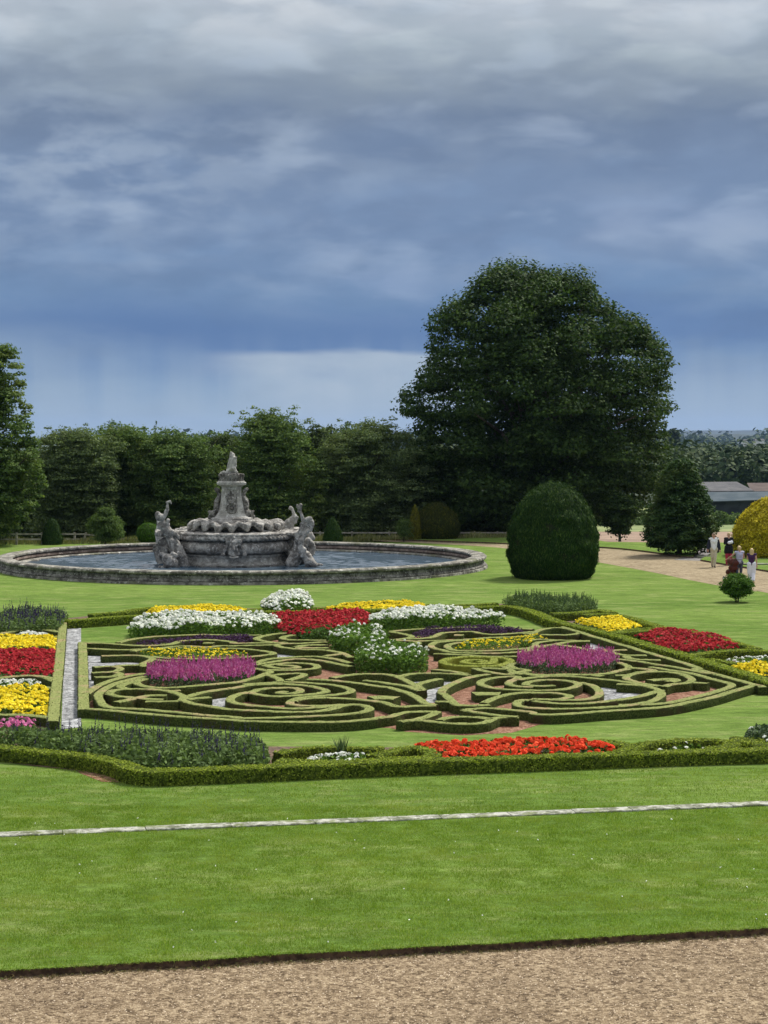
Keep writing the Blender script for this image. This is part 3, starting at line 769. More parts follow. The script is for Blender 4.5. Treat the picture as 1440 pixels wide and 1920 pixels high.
# bolder untrimmed hedges round the parterre
g2 = 'bushy box hedges round the parterre'
hedge(crop_pts('S', [(-120, 1385), (0, 1400), (126, 1412), (217, 1427), (267, 1444), (379, 1442), (520, 1436), (724, 1428), (960, 1420), (1155, 1413), (1300, 1408), (1440, 1404), (1600, 1398)]), 'thick bushy box hedge along the whole front of the flower borders', 0.42, 0.27, 'box_fresh', g2, leafy=1500, rough=0.03, lsize=0.042)
hedge(crop_pts('S', [(60, 1166), (130, 1163), (200, 1158), (300, 1152), (420, 1148), (600, 1145), (800, 1141), (930, 1137), (965, 1138), (1000, 1147), (1050, 1166), (1144, 1188), (1219, 1210), (1294, 1231), (1387, 1259), (1440, 1276), (1560, 1312)]), 'thick dark box hedge running behind the parterre and down its right side', 0.42, 0.28, 'box_fresh', g2, leafy=650, rough=0.03, lsize=0.06)
BUSH = [
 ([(700, 1418), (735, 1408), (770, 1401), (800, 1405), (812, 1416), (790, 1424), (745, 1426)], 'curly bright green box hedge left of the scarlet bed', .32),
 ([(520, 1412), (560, 1405), (600, 1402), (660, 1401), (720, 1402)], 'thin box hedge behind the small white flowers by the spiky plant', .28),
 ([(520, 1425), (580, 1428), (640, 1429), (720, 1424), (800, 1420)], 'low bright box hedge in front of the small white flowers by the spiky plant', .4),
 ([(1122, 1388), (1150, 1391), (1185, 1399), (1170, 1408), (1150, 1411)], 'curly bright green box hedge right of the scarlet bed', .36),
 ([(1185, 1404), (1200, 1396), (1250, 1389), (1320, 1387), (1366, 1391), (1372, 1398), (1330, 1404)], 'box hedge loop round the small white flowers at front right', .34),
 ([(1374, 1385), (1410, 1390), (1440, 1397), (1500, 1400)], 'bright green box hedge at the right end of the front border', .45),
 ([(1370, 1383), (1420, 1386), (1500, 1392)], 'upper box hedge at the right end of the front border', .3),
 ([(1095, 1153), (1130, 1151), (1170, 1155), (1215, 1168), (1240, 1178), (1190, 1184), (1150, 1187)], 'box hedge edging the right yellow bed', .35),
 ([(1035, 1150), (1085, 1148), (1125, 1144), (1150, 1149)], 'bright box hedge below the grey-green salvias at right', .4),
 ([(1147, 1186), (1187, 1180), (1230, 1178), (1300, 1185), (1380, 1205), (1420, 1216)], 'box hedge behind the right crimson bed', .3),
 ([(1295, 1229), (1340, 1222), (1400, 1219), (1470, 1222)], 'box hedge in front of the right crimson bed', .38),
 ([(1330, 1236), (1380, 1243), (1440, 1242), (1500, 1243)], 'box hedge between the small white flowers and yellow bed at far right', .28),
 ([(170, 1152), (230, 1147), (280, 1140), (340, 1141)], 'bright box hedge left of the rear left yellow bed', .35),
 ([(455, 1146), (500, 1141), (560, 1140), (610, 1140)], 'bright box hedge below the far white flower clump', .4),
 ([(800, 1134), (860, 1135), (930, 1131)], 'bright box hedge right of the rear right yellow bed', .35),
]
for pts, l_, w_ in BUSH:
    hedge(pts, l_, w_, 0.27, 'box_fresh', g2, leafy=700, rough=0.025, lsize=0.05)
g3 = 'box hedges dividing the left flower beds'
for pts, l_ in [([(-60, 1196), (0, 1187), (40, 1181), (85, 1180), (112, 1185)], 'box hedge arching behind the rear left yellow bed by the strip'),
                ([(-60, 1278), (0, 1270), (50, 1266), (85, 1269), (105, 1277)], 'box hedge arching between the left crimson bed and white flowers'),
                ([(-60, 1296), (0, 1288), (50, 1285), (100, 1290)], 'box hedge behind the front left yellow bed'),
                ([(-60, 1336), (0, 1339), (50, 1340), (98, 1345)], 'box hedge in front of the front left yellow bed'),
                ([(-60, 1196), (0, 1195), (60, 1193), (110, 1194)], 'thin box hedge in front of the rear left white flowers')]:
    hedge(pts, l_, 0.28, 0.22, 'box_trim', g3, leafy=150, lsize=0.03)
# pale stone edging across the lawn
k0, k1 = P(0, 1561, 0.05), P(1440, 1503, 0.05)
dv = (k1 - k0); L = np.linalg.norm(dv[:2]); dv = dv / L
nv = np.array((-dv[1], dv[0], 0))
V, F = [], []
s = -30.0
while s < L + 30:
    ln = rng.uniform(0.8, 1.5)
    z1 = 0.032 + rng.uniform(-0.008, 0.008); w1 = 0.165 + rng.uniform(-0.008, 0.008); o1 = rng.uniform(-0.006, 0.006)
    sub = 8
    b0 = len(V)
    for i in range(sub + 1):
        q = k0 + dv * (s + (ln - 0.012) * i / sub)
        j = rng.normal(size=4) * 0.004
        for (a_, zz) in ((-w1, -0.03), (-w1 + j[0], z1 - 0.012), (-w1 + 0.015 + j[1], z1), (w1 - 0.015 + j[2], z1 + j[3] * 0.4), (w1, z1 - 0.012), (w1, -0.03)):
            p = q + nv * (a_ + o1)
            V.append((p[0], p[1], zz))
    for i in range(sub):
        for j in range(5):
            a_ = b0 + i * 6 + j
            F.append((a_, a_ + 1, a_ + 7, a_ + 6))
    F += [tuple(range(b0, b0 + 6)), tuple(range(b0 + sub * 6, b0 + sub * 6 + 6))[::-1]]
    s += ln
o = link('stone_edging', py_mesh('stone_edging', V, F), M['kerb'])
tag(o, 'pale lichen-spotted stone edging lying flush across the front lawn', 'edging')

# ------------------------------------------------------------------ flower beds
def in_poly(x, y, poly):
    inside = np.zeros(len(x), bool)
    n = len(poly)
    j = n - 1
    for i in range(n):
        xi, yi = poly[i]; xj, yj = poly[j]
        c = ((yi > y) != (yj > y)) & (x < (xj - xi) * (y - yi) / (yj - yi + 1e-12) + xi)
        inside ^= c
        j = i
    return inside
def scatter(poly, dens):
    poly = np.asarray(poly)[:, :2]
    x0, y0 = poly.min(0); x1, y1 = poly.max(0)
    n = int((x1 - x0) * (y1 - y0) * dens)
    x = rng.uniform(x0, x1, n); y = rng.uniform(y0, y1, n)
    k = in_poly(x, y, poly)
    return x[k], y[k]
def edge_fade(x, y, poly, d):
    """0 at the outline rising to 1 at distance d inside"""
    poly = np.asarray(poly)[:, :2]
    best = np.full(len(x), 1e9)
    for i in range(len(poly)):
        a = poly[i - 1]; b = poly[i]
        ab = b - a
        t_ = np.clip(((x - a[0]) * ab[0] + (y - a[1]) * ab[1]) / (ab @ ab + 1e-9), 0, 1)
        dd = np.hypot(x - a[0] - ab[0] * t_, y - a[1] - ab[1] * t_)
        best = np.minimum(best, dd)
    return np.clip(best / d, 0, 1)
def lumps(x, y, s, seed=0.0):
    return np.array([mnoise.noise(Vector((a * s, b * s, seed))) for a, b in zip(x, y)])
def bed(px, label, h, flower, fol='foliage', fd=60, fs=0.09, fold=260, fols=0.11, petals=6, cl=0.045, group='flower beds', spread=1.0, base_h=None, name='flower_bed', fill=1.0, mound=0.25, lump=1.4, zc=None, edge=0.45):
    """a bed of low bedding plants: leaves filling it and blossoms over its top"""
    zz = h if zc is None else zc
    poly = [P(x, y, zz)[:2] for x, y in px]
    c = np.mean(poly, axis=0)
    t_ = thing(name, label, 'flower bed', (c[0], c[1], 0), 0, group)
    def loc(Pn):
        return Pn - np.array([c[0], c[1], 0])
    def top(x, y):
        e = edge_fade(x, y, poly, mound)
        return h * (edge + (1 - edge) * np.sqrt(e)) * (1 + 0.26 * lumps(x, y, lump, c[0]) + 0.18 * lumps(x, y, lump * 3, c[1]))
    x, y = scatter(poly, fold)
    z = top(x, y) * (1 - rng.uniform(0, 1, len(x)) ** 1.6 * 0.95)
    C_ = np.stack([x, y, z], 1)
    N_ = rng.normal(size=C_.shape) * 0.7 + np.array([0, -0.1, 0.8])
    leaves('leaves', loc(C_), N_, fols, M[fol], t_)
    x, y = scatter(poly, fd)
    keep = lumps(x, y, 2.3, 9.1) > (0.9 - 1.8 * fill) if fill < 1 else np.ones(len(x), bool)
    x, y = x[keep], y[keep]
    z = top(x, y) * rng.uniform(0.88, 1.08, len(x)) + 0.01
    C_ = np.repeat(np.stack([x, y, z], 1), petals, 0)
    d = rng.normal(size=C_.shape)
    d /= np.linalg.norm(d, axis=1, keepdims=True)
    d[:, 2] = np.abs(d[:, 2]) * 0.7
    C_ = C_ + d * cl * spread
    leaves('blossoms', loc(C_), d + np.array([0, -0.25, 0.5]) + rng.normal(size=C_.shape) * 0.2, fs, M[flower], t_, aspect=0.85)
    return t_
def spike_bed(px, label, h, sh, flower, fol, sd=30, fold=300, fols=0.1, sl=0.05, per=16, wid=0.035, name='flower_bed', zc=None, sdark=1.0, group='flower beds', svar=0.3, edge=0.6):
    """a bed of tall plants with upright flower spikes"""
    poly = [P(x, y, h if zc is None else zc)[:2] for x, y in px]
    c = np.mean(poly, axis=0)
    t_ = thing(name, label, 'flower bed', (c[0], c[1], 0), 0, group)
    cc = np.array([c[0], c[1], 0])
    def top(x, y):
        e = edge_fade(x, y, poly, 0.25)
        return h * (edge + (1 - edge) * e) * (1 + 0.22 * lumps(x, y, 1.6, c[0]) + 0.14 * lumps(x, y, 5, c[1]))
    x, y = scatter(poly, fold)
    z = top(x, y) * (1 - rng.uniform(0, 1, len(x)) ** 1.15 * 0.97)
    C_ = np.stack([x, y, z], 1)
    leaves('leaves', C_ - cc, rng.normal(size=C_.shape) * 0.7 + np.array([0, -0.2, 0.7]), fols, M[fol], t_, aspect=0.5)
    x, y = scatter(poly, sd)
    t0 = top(x, y)
    H2 = sh * rng.uniform(1 - svar, 1 + svar, len(x))
    k = np.tile(np.linspace(0, 1, per), len(x))
    X = np.repeat(x, per); Y = np.repeat(y, per); Z0 = np.repeat(t0, per) * 0.9; HH = np.repeat(H2, per)
    lean = np.repeat(rng.normal(size=(len(x), 2)) * 0.10, per, 0)
    a = rng.uniform(0, 6.283, len(X))
    rr = wid * (1.05 - k)
    C_ = np.stack([X + np.cos(a) * rr + lean[:, 0] * k * HH, Y + np.sin(a) * rr + lean[:, 1] * k * HH, Z0 + k * HH], 1)
    N_ = np.stack([np.cos(a), np.sin(a), 0.3 + 0 * a], 1)
    leaves('flower_spikes', C_ - cc, N_, sl * (1.15 - 0.6 * k), M[flower], t_, aspect=0.7, updir=(0, 0, 1))
    return t_

# behind the parterre
bed([(272, 1146), (285, 1137), (330, 1135), (400, 1133), (462, 1138), (455, 1147), (350, 1150)], 'long bed of yellow begonias behind the rear left white flowers', 0.26, 'yellow', fd=75, fs=0.085)
bed([(598, 1139), (640, 1132), (720, 1127), (795, 1130), (800, 1137), (700, 1143)], 'long bed of yellow begonias behind the crimson bed, left of the trunkless topiary', 0.26, 'yellow', fd=75, fs=0.085)
bed([(488, 1133), (500, 1124), (540, 1118), (585, 1124), (587, 1137), (540, 1141), (498, 1140)], 'tall clump of white cosmos standing furthest back by the pool lawn', 0.62, 'white', 'foliage_lt', fd=70, fs=0.10, fold=500, mound=0.5, zc=0.35)
bed([(240, 1187), (255, 1171), (300, 1160), (400, 1158), (500, 1163), (527, 1172), (500, 1179), (400, 1183), (280, 1185)], 'wide bed of white petunias at the rear left of the parterre', 0.55, 'white', 'foliage_lt', fd=56, fs=0.10, fold=560, mound=0.45, zc=0.3, edge=0.8, fill=0.82, lump=1.0)
bed([(690, 1175), (700, 1160), (760, 1150), (850, 1148), (930, 1158), (948, 1162), (900, 1166), (800, 1169), (730, 1172)], 'wide bed of white petunias at the rear right of the parterre', 0.55, 'white', 'foliage_lt', fd=56, fs=0.10, fold=560, mound=0.45, zc=0.3, edge=0.8, fill=0.82, lump=1.0)
bed([(480, 1156), (560, 1150), (640, 1147), (694, 1149), (706, 1170), (640, 1180), (560, 1186), (530, 1180)], 'bed of crimson begonias between the two white petunia beds', 0.38, 'red', fd=70, fs=0.10, fols=0.10, fold=330, zc=0.3)
bed([(556, 1180), (640, 1176), (636, 1196), (566, 1198)], 'dark leafy clump with a few crimson flowers in front of the crimson bed', 0.42, 'red', 'foliage', fd=14, fs=0.09, fold=600, mound=0.3, zc=0.2)
# roses
bed([(616, 1208), (624, 1196), (660, 1190), (712, 1192), (730, 1202), (712, 1214), (650, 1218)], 'tall clump of white roses behind the nearer white rose clump', 0.64, edge=0.75, flower='white', fol='foliage_lt', fd=16, fs=0.08, fold=900, fols=0.12, mound=0.35, zc=0.28, cl=0.03)
bed([(664, 1248), (670, 1236), (720, 1228), (776, 1230), (804, 1240), (800, 1250), (760, 1257), (690, 1256)], 'nearest tall clump of white roses in the middle of the parterre', 0.66, edge=0.75, flower='white', fol='foliage_lt', fd=17, fs=0.075, fold=1100, fols=0.11, mound=0.3, zc=0.22, cl=0.03)
# purple and speckled beds
for pts, l_ in [([(248, 1206), (300, 1199), (380, 1194), (474, 1191), (476, 1200), (400, 1200), (320, 1206), (280, 1209)], 'thin bed of dark purple foliage at the rear left of the parterre'),
                ([(770, 1188), (800, 1178), (900, 1175), (985, 1179), (984, 1188), (900, 1184), (830, 1186), (800, 1193)], 'thin bed of dark purple foliage at the rear right of the parterre')]:
    bed(pts, l_, 0.24, 'purple', 'purple', fd=50, fs=0.05, fold=380, fols=0.06, zc=0.2)
for pts, l_ in [([(254, 1221), (300, 1216), (400, 1217), (470, 1222), (452, 1230), (380, 1234), (300, 1230)], 'oval bed of speckled yellow and green flowers at left'),
                ([(850, 1211), (880, 1200), (940, 1197), (1000, 1190), (1026, 1196), (1000, 1204), (920, 1213), (870, 1215)], 'oval bed of speckled yellow and green flowers at right')]:
    bed(pts, l_, 0.24, 'yellow', 'foliage_lt', fd=26, fs=0.055, fold=500, fols=0.07, zc=0.2, petals=4)
# pink plumes
spike_bed([(274, 1276), (276, 1262), (330, 1257), (400, 1254), (470, 1254), (480, 1264), (470, 1276), (400, 1281), (320, 1284)], 'oval bed of tall magenta plume flowers at left', 0.33, 0.26, 'pink', 'foliage_gr', edge=0.85, sd=60, fold=600, fols=0.09, sl=0.07, per=14, wid=0.05, zc=0.16)
spike_bed([(968, 1250), (972, 1238), (1020, 1234), (1100, 1234), (1152, 1237), (1158, 1248), (1140, 1255), (1060, 1258), (1000, 1256)], 'oval bed of tall magenta plume flowers at right', 0.33, 0.26, 'pink', 'foliage_gr', edge=0.85, sd=60, fold=600, fols=0.09, sl=0.07, per=14, wid=0.05, zc=0.16)
# left beds beside the strip
gl = 'left flower beds'
bed([(-60, 1193), (0, 1193), (60, 1192), (107, 1194), (106, 1218), (50, 1219), (-60, 1222)], 'rear bed of yellow begonias left of the white gravel strip', 0.24, 'yellow', fd=80, fs=0.085, zc=0.2)
bed([(-60, 1222), (0, 1219), (104, 1217), (106, 1240), (102, 1267), (50, 1264), (-60, 1272)], 'bed of crimson begonias left of the white gravel strip', 0.24, 'red', fd=70, fs=0.09, zc=0.2)
bed([(-60, 1294), (0, 1290), (90, 1288), (91, 1318), (88, 1340), (0, 1337), (-60, 1332)], 'front bed of yellow begonias left of the white gravel strip', 0.24, 'yellow', fd=75, fs=0.085, zc=0.2)
bed([(22, 1191), (50, 1187), (95, 1188), (94, 1192), (60, 1193)], 'narrow row of small white flowers behind the rear left yellow bed', 0.2, 'white', 'foliage_lt', fd=90, fs=0.06, zc=0.16)
bed([(-20, 1280), (20, 1275), (78, 1277), (80, 1284), (20, 1286), (-20, 1286)], 'narrow row of small white flowers between the left crimson and yellow beds', 0.2, 'white', 'foliage_lt', fd=60, fs=0.06, zc=0.16)
bed([(-30, 1350), (20, 1346), (66, 1348), (64, 1358), (10, 1362), (-30, 1362)], 'small patch of pink flowers below the front left yellow bed', 0.22, 'pale_pink', 'foliage_gr', fd=45, fs=0.08, zc=0.18)
# front border
bed([(758, 1401), (800, 1396), (900, 1393), (990, 1390), (1100, 1388), (1130, 1396), (1162, 1408), (1130, 1413), (960, 1420), (812, 1426), (802, 1411)], 'long bed of scarlet geraniums in the front border', 0.27, 'orange', fd=60, fs=0.10, fold=260, zc=0.2, petals=7, cl=0.05)
bed([(572, 1421), (600, 1414), (650, 1412), (700, 1415), (720, 1421), (680, 1426), (600, 1427)], 'small oval of white flowers round the spiky plant in the front border', 0.2, 'white', 'foliage_lt', fd=50, fs=0.06, zc=0.17, fill=0.85)
bed([(1212, 1400), (1240, 1396), (1300, 1394), (1340, 1398), (1300, 1402), (1240, 1404)], 'small oval of sparse white flowers at the right of the front border', 0.2, 'white', 'foliage_lt', fd=22, fs=0.06, zc=0.17, fill=0.8)
spike_bed([(-90, 1415), (-60, 1392), (60, 1384), (250, 1386), (400, 1392), (500, 1402), (506, 1432), (400, 1438), (270, 1440), (200, 1422), (0, 1398), (-60, 1392)][1:], 'broad dense clump of dark blue salvias in the front left corner', 0.50, 0.30, 'violet', 'salvia', sd=12, fold=900, fols=0.12, sl=0.045, per=14, wid=0.022, zc=0.22, svar=0.55)
spike_bed([(-60, 1178), (0, 1160), (60, 1156), (130, 1160), (112, 1180), (60, 1184), (0, 1186)], 'clump of dark blue salvias behind the left yellow and crimson beds', 0.55, 0.32, 'violet', 'salvia', sd=14, fold=900, fols=0.11, sl=0.06, per=12, wid=0.03, zc=0.2)
spike_bed([(940, 1132), (980, 1128), (1060, 1130), (1120, 1138), (1118, 1148), (1060, 1149), (1000, 1144)], 'clump of grey-green salvias in front of the egg-shaped topiary', 0.5, 0.25, 'foliage_gr', 'salvia', sd=25, fold=900, fols=0.11, sl=0.06, per=10, wid=0.03, zc=0.2)
# right beds
bed([(1075, 1165), (1110, 1159), (1165, 1159), (1205, 1174), (1170, 1182), (1140, 1183)], 'bed of yellow begonias right of the thick dark hedge, furthest back', 0.27, 'yellow', fd=75, fs=0.085, zc=0.2)
bed([(1190, 1192), (1230, 1183), (1300, 1184), (1370, 1200), (1402, 1213), (1350, 1218), (1290, 1224), (1240, 1212)], 'bed of crimson begonias right of the thick dark hedge', 0.27, 'red', fd=65, fs=0.09, zc=0.2)
bed([(1345, 1236), (1390, 1233), (1440, 1233), (1500, 1236), (1480, 1241), (1400, 1240)], 'narrow row of white flowers at the far right between box hedges', 0.2, 'white', 'foliage_lt', fd=30, fs=0.07, zc=0.16)
bed([(1362, 1249), (1400, 1246), (1500, 1250), (1540, 1290), (1450, 1272)], 'bed of yellow begonias at the far right, nearest the camera', 0.27, 'yellow', fd=70, fs=0.085, zc=0.2)
bed([(1392, 1394), (1400, 1380), (1440, 1376), (1500, 1380), (1500, 1398), (1440, 1399)], 'grey shrubby plant with whitish flowers at the right end of the front border', 0.40, 'white', 'foliage_gr', fd=3.5, fs=0.06, fold=900, zc=0.15, name='flowering_shrub', group=None)
# spiky plant
def spiky(px, py, h, label):
    p = P(px, py)
    t_ = thing('yucca', label, 'plant', (p[0], p[1], 0))
    V, F = [], []
    for i in range(26):
        a = i * 2.399; tilt = 0.12 + 0.5 * (i / 26) ** 1.4
        L_ = h * rng.uniform(0.75, 1.05)
        d = Vector((math.cos(a) * math.sin(tilt), math.sin(a) * math.sin(tilt), math.cos(tilt)))
        sdv = Vector((-math.sin(a), math.cos(a), 0))
        b0 = len(V)
        for s, wd in ((0, .018), (.35, .024), (.7, .014), (1, .001)):
            q = d * L_ * s + Vector((0, 0, 0.02))
            for e in (-1, 1):
                V.append(q + sdv * wd * e + Vector((math.cos(a), math.sin(a), 0)) * 0.006 * abs(e))
        for s in range(3):
            F.append((b0 + s * 2, b0 + s * 2 + 1, b0 + s * 2 + 3, b0 + s * 2 + 2))
    link('blades', py_mesh('blades', V, F), M['foliage_gr'], t_)
    return t_
spiky(641, 1426, 0.55, 'blue-green spiky yucca rising from the small white flowers')
for k_, (x, y) in enumerate([(1262, 1238), (52, 1192)]):
    pass

# ------------------------------------------------------------------ grass
def grass_blades(name, label, region, dens, h, wd):
    x0, x1, y0, y1 = region
    n = int((x1 - x0) * (y1 - y0) * dens)
    x = rng.uniform(x0, x1, n); y = rng.uniform(y0, y1, n)
    k = (np.abs(x) < y * 0.215 + 0.8) & (y > edge_y(x) + 0.03)
    # keep off the stone edging
    dd = np.abs((x - k0[0]) * nv[0] + (y - k0[1]) * nv[1])
    k &= dd > 0.17
    x, y = x[k], y[k]; n = len(x)
    a = rng.uniform(0, 6.283, n); ln = h * rng.uniform(0.5, 1.25, n) * (0.95 + 0.9 * lumps(x, y, 2.6, 4.0) + 0.5 * lumps(x, y, 8, 9.0))
    lean = rng.uniform(0.1, 0.7, n) * ln
    az_ = rng.uniform(0, 6.283, n)
    b0 = np.stack([x - np.cos(a) * wd / 2, y - np.sin(a) * wd / 2, np.zeros(n) - 0.004], 1)
    b1 = np.stack([x + np.cos(a) * wd / 2, y + np.sin(a) * wd / 2, np.zeros(n) - 0.004], 1)
    tp = np.stack([x + np.cos(az_) * lean, y + np.sin(az_) * lean, ln], 1)
    V = np.stack([b0, b1, tp], 1).reshape(-1, 3)
    F = np.arange(n * 3).reshape(-1, 3)
    o = link(name, np_mesh(name, V, F), M['blades'])
    return tag(o, label, 'grass', None, 'stuff')
grass_blades('grass', 'short green grass of the near lawn', (-8.5, 8.5, EDGE0[1] - 0.6, 35.0), 2900, 0.032, 0.009)
grass_blades('grass', 'mown grass between the stone edging and the front flower border', (-10, 10, 35.0, 39.0), 900, 0.030, 0.012)
# overhanging fringe on the cut edge, a few weeds and stray grass stems
n = 9000
x = rng.uniform(-6.5, 6.5, n)
y = np.array([edge_y(q) + ejit(q) for q in x]) + rng.uniform(-0.01, 0.05, n)
a = rng.uniform(0, 6.283, n)
C0 = np.stack([x, y, rng.uniform(-0.02, 0.0, n)], 1)
tp = C0 + np.stack([rng.normal(size=n) * 0.02, -rng.uniform(0.0, 0.045, n), rng.uniform(-0.02, 0.035, n)], 1)
sdv = np.stack([np.cos(a), np.sin(a), 0 * a], 1) * 0.005
V = np.stack([C0 - sdv, C0 + sdv, tp], 1).reshape(-1, 3)
tag(link('edge_grass', np_mesh('edge_grass', V, np.arange(3 * n).reshape(-1, 3)), M['blades']), 'ragged grass hanging over the cut soil edge above the gravel', 'grass', None, 'stuff')
M['dry'] = leaf_mat('dry_stems', (0.12, 0.09, 0.04), (0.22, 0.17, 0.08), (0.14, 0.2, 0.06), trans=0.1)
for nm, lb, cnt, sz in (('weeds', 'dry stalks and small weeds along the foot of the soil edge', 420, 0.05),):
    x = rng.uniform(-6.5, 6.5, cnt)
    y = np.array([edge_y(q) for q in x]) - rng.uniform(0.0, 0.16, cnt)
    C_ = np.repeat(np.stack([x, y, 0 * x + PATHZ + 0.015], 1), 5, 0) + rng.normal(size=(cnt * 5, 3)) * np.array([0.03, 0.02, 0.012])
    tag(leaves('weeds', C_, rng.normal(size=C_.shape) + np.array([0, -0.5, 0.4]), sz, M['dry'], aspect=0.22), lb, 'weeds', None, 'stuff')
# loose stones on the path so the gravel has relief
n = 26000
x = rng.uniform(-5.5, 5.5, n); y = rng.uniform(20.5, 26.5, n)
k = (y < edge_y(x) - 0.03) & (np.abs(x) < y * 0.215 + 0.4)
x, y = x[k], y[k]; n = len(x)
s = rng.uniform(0.006, 0.015, n)
oc = np.array([(1, 0, 0), (0, 1, 0), (-1, 0, 0), (0, -1, 0), (0, 0, 0.75)], float)
rot = rng.uniform(0, 6.283, n)
V = np.zeros((n, 5, 3))
for i in range(5):
    V[:, i, 0] = x + s * (oc[i, 0] * np.cos(rot) - oc[i, 1] * np.sin(rot)) * rng.uniform(0.7, 1.3, n)
    V[:, i, 1] = y + s * (oc[i, 0] * np.sin(rot) + oc[i, 1] * np.cos(rot)) * rng.uniform(0.7, 1.3, n)
    V[:, i, 2] = PATHZ - 0.001 + s * oc[i, 2]
b = np.arange(n)[:, None] * 5
F = np.concatenate([b + np.array([[0, 1, 4]]), b + np.array([[1, 2, 4]]), b + np.array([[2, 3, 4]]), b + np.array([[3, 0, 4]])])
M['pebble'] = leaf_mat('loose_pebbles', (0.13, 0.09, 0.06), (0.36, 0.28, 0.19), (0.60, 0.50, 0.38), trans=0, rough=0.9)
tag(link('loose_gravel', np_mesh('loose_gravel', V.reshape(-1, 3), F), M['pebble']), 'loose buff pebbles strewn over the near gravel path', 'gravel', None, 'stuff')
# clover and daisy heads
n = 90
x = 8 - rng.uniform(0, 1, n) ** 1.4 * 16; y = 25 + rng.uniform(0, 1, n) ** 1.3 * 9
k = (np.abs(x) < y * 0.21) & (y > edge_y(x) + 0.15)
x, y = x[k], y[k]
C_ = np.repeat(np.stack([x, y, 0 * x + 0.035], 1), 4, 0) + rng.normal(size=(len(x) * 4, 3)) * 0.005
tag(leaves('daisies', C_, rng.normal(size=C_.shape) * 0.4 + np.array([0, -0.4, 1])  , 0.018, M['white'], aspect=0.9), 'tiny white clover and daisy heads dotted over the near lawn', 'daisies', None, 'stuff')

# ------------------------------------------------------------------ trees
def tube(bm, p0, p1, r0, r1, n=7):
    p0, p1 = Vector(p0), Vector(p1)
    d = (p1 - p0)
    if d.length < 1e-6: return
    q = d.to_track_quat('Z', 'Y')
    a = [bm.verts.new(p0 + q @ Vector((math.cos(t_) * r0, math.sin(t_) * r0, 0))) for t_ in [6.2832 * i / n for i in range(n)]]
    b = [bm.verts.new(p1 + q @ Vector((math.cos(t_) * r1, math.sin(t_) * r1, 0))) for t_ in [6.2832 * i / n for i in range(n)]]
    for i in range(n):
        bm.faces.new((a[i], a[(i + 1) % n], b[(i + 1) % n], b[i]))
    bm.faces.new(a[::-1]); bm.faces.new(b)
def bm_link(name, bm, mat, parent=None, smooth=False):
    me = bpy.data.meshes.new(name)
    bm.to_mesh(me); bm.free()
    return link(name, me, mat, parent, smooth)
def limb(bm, pts, r0, r1, n=7):
    for i in range(len(pts) - 1):
        a, b = i / (len(pts) - 1), (i + 1) / (len(pts) - 1)
        tube(bm, pts[i], pts[i + 1], r0 + (r1 - r0) * a, r0 + (r1 - r0) * b, n)
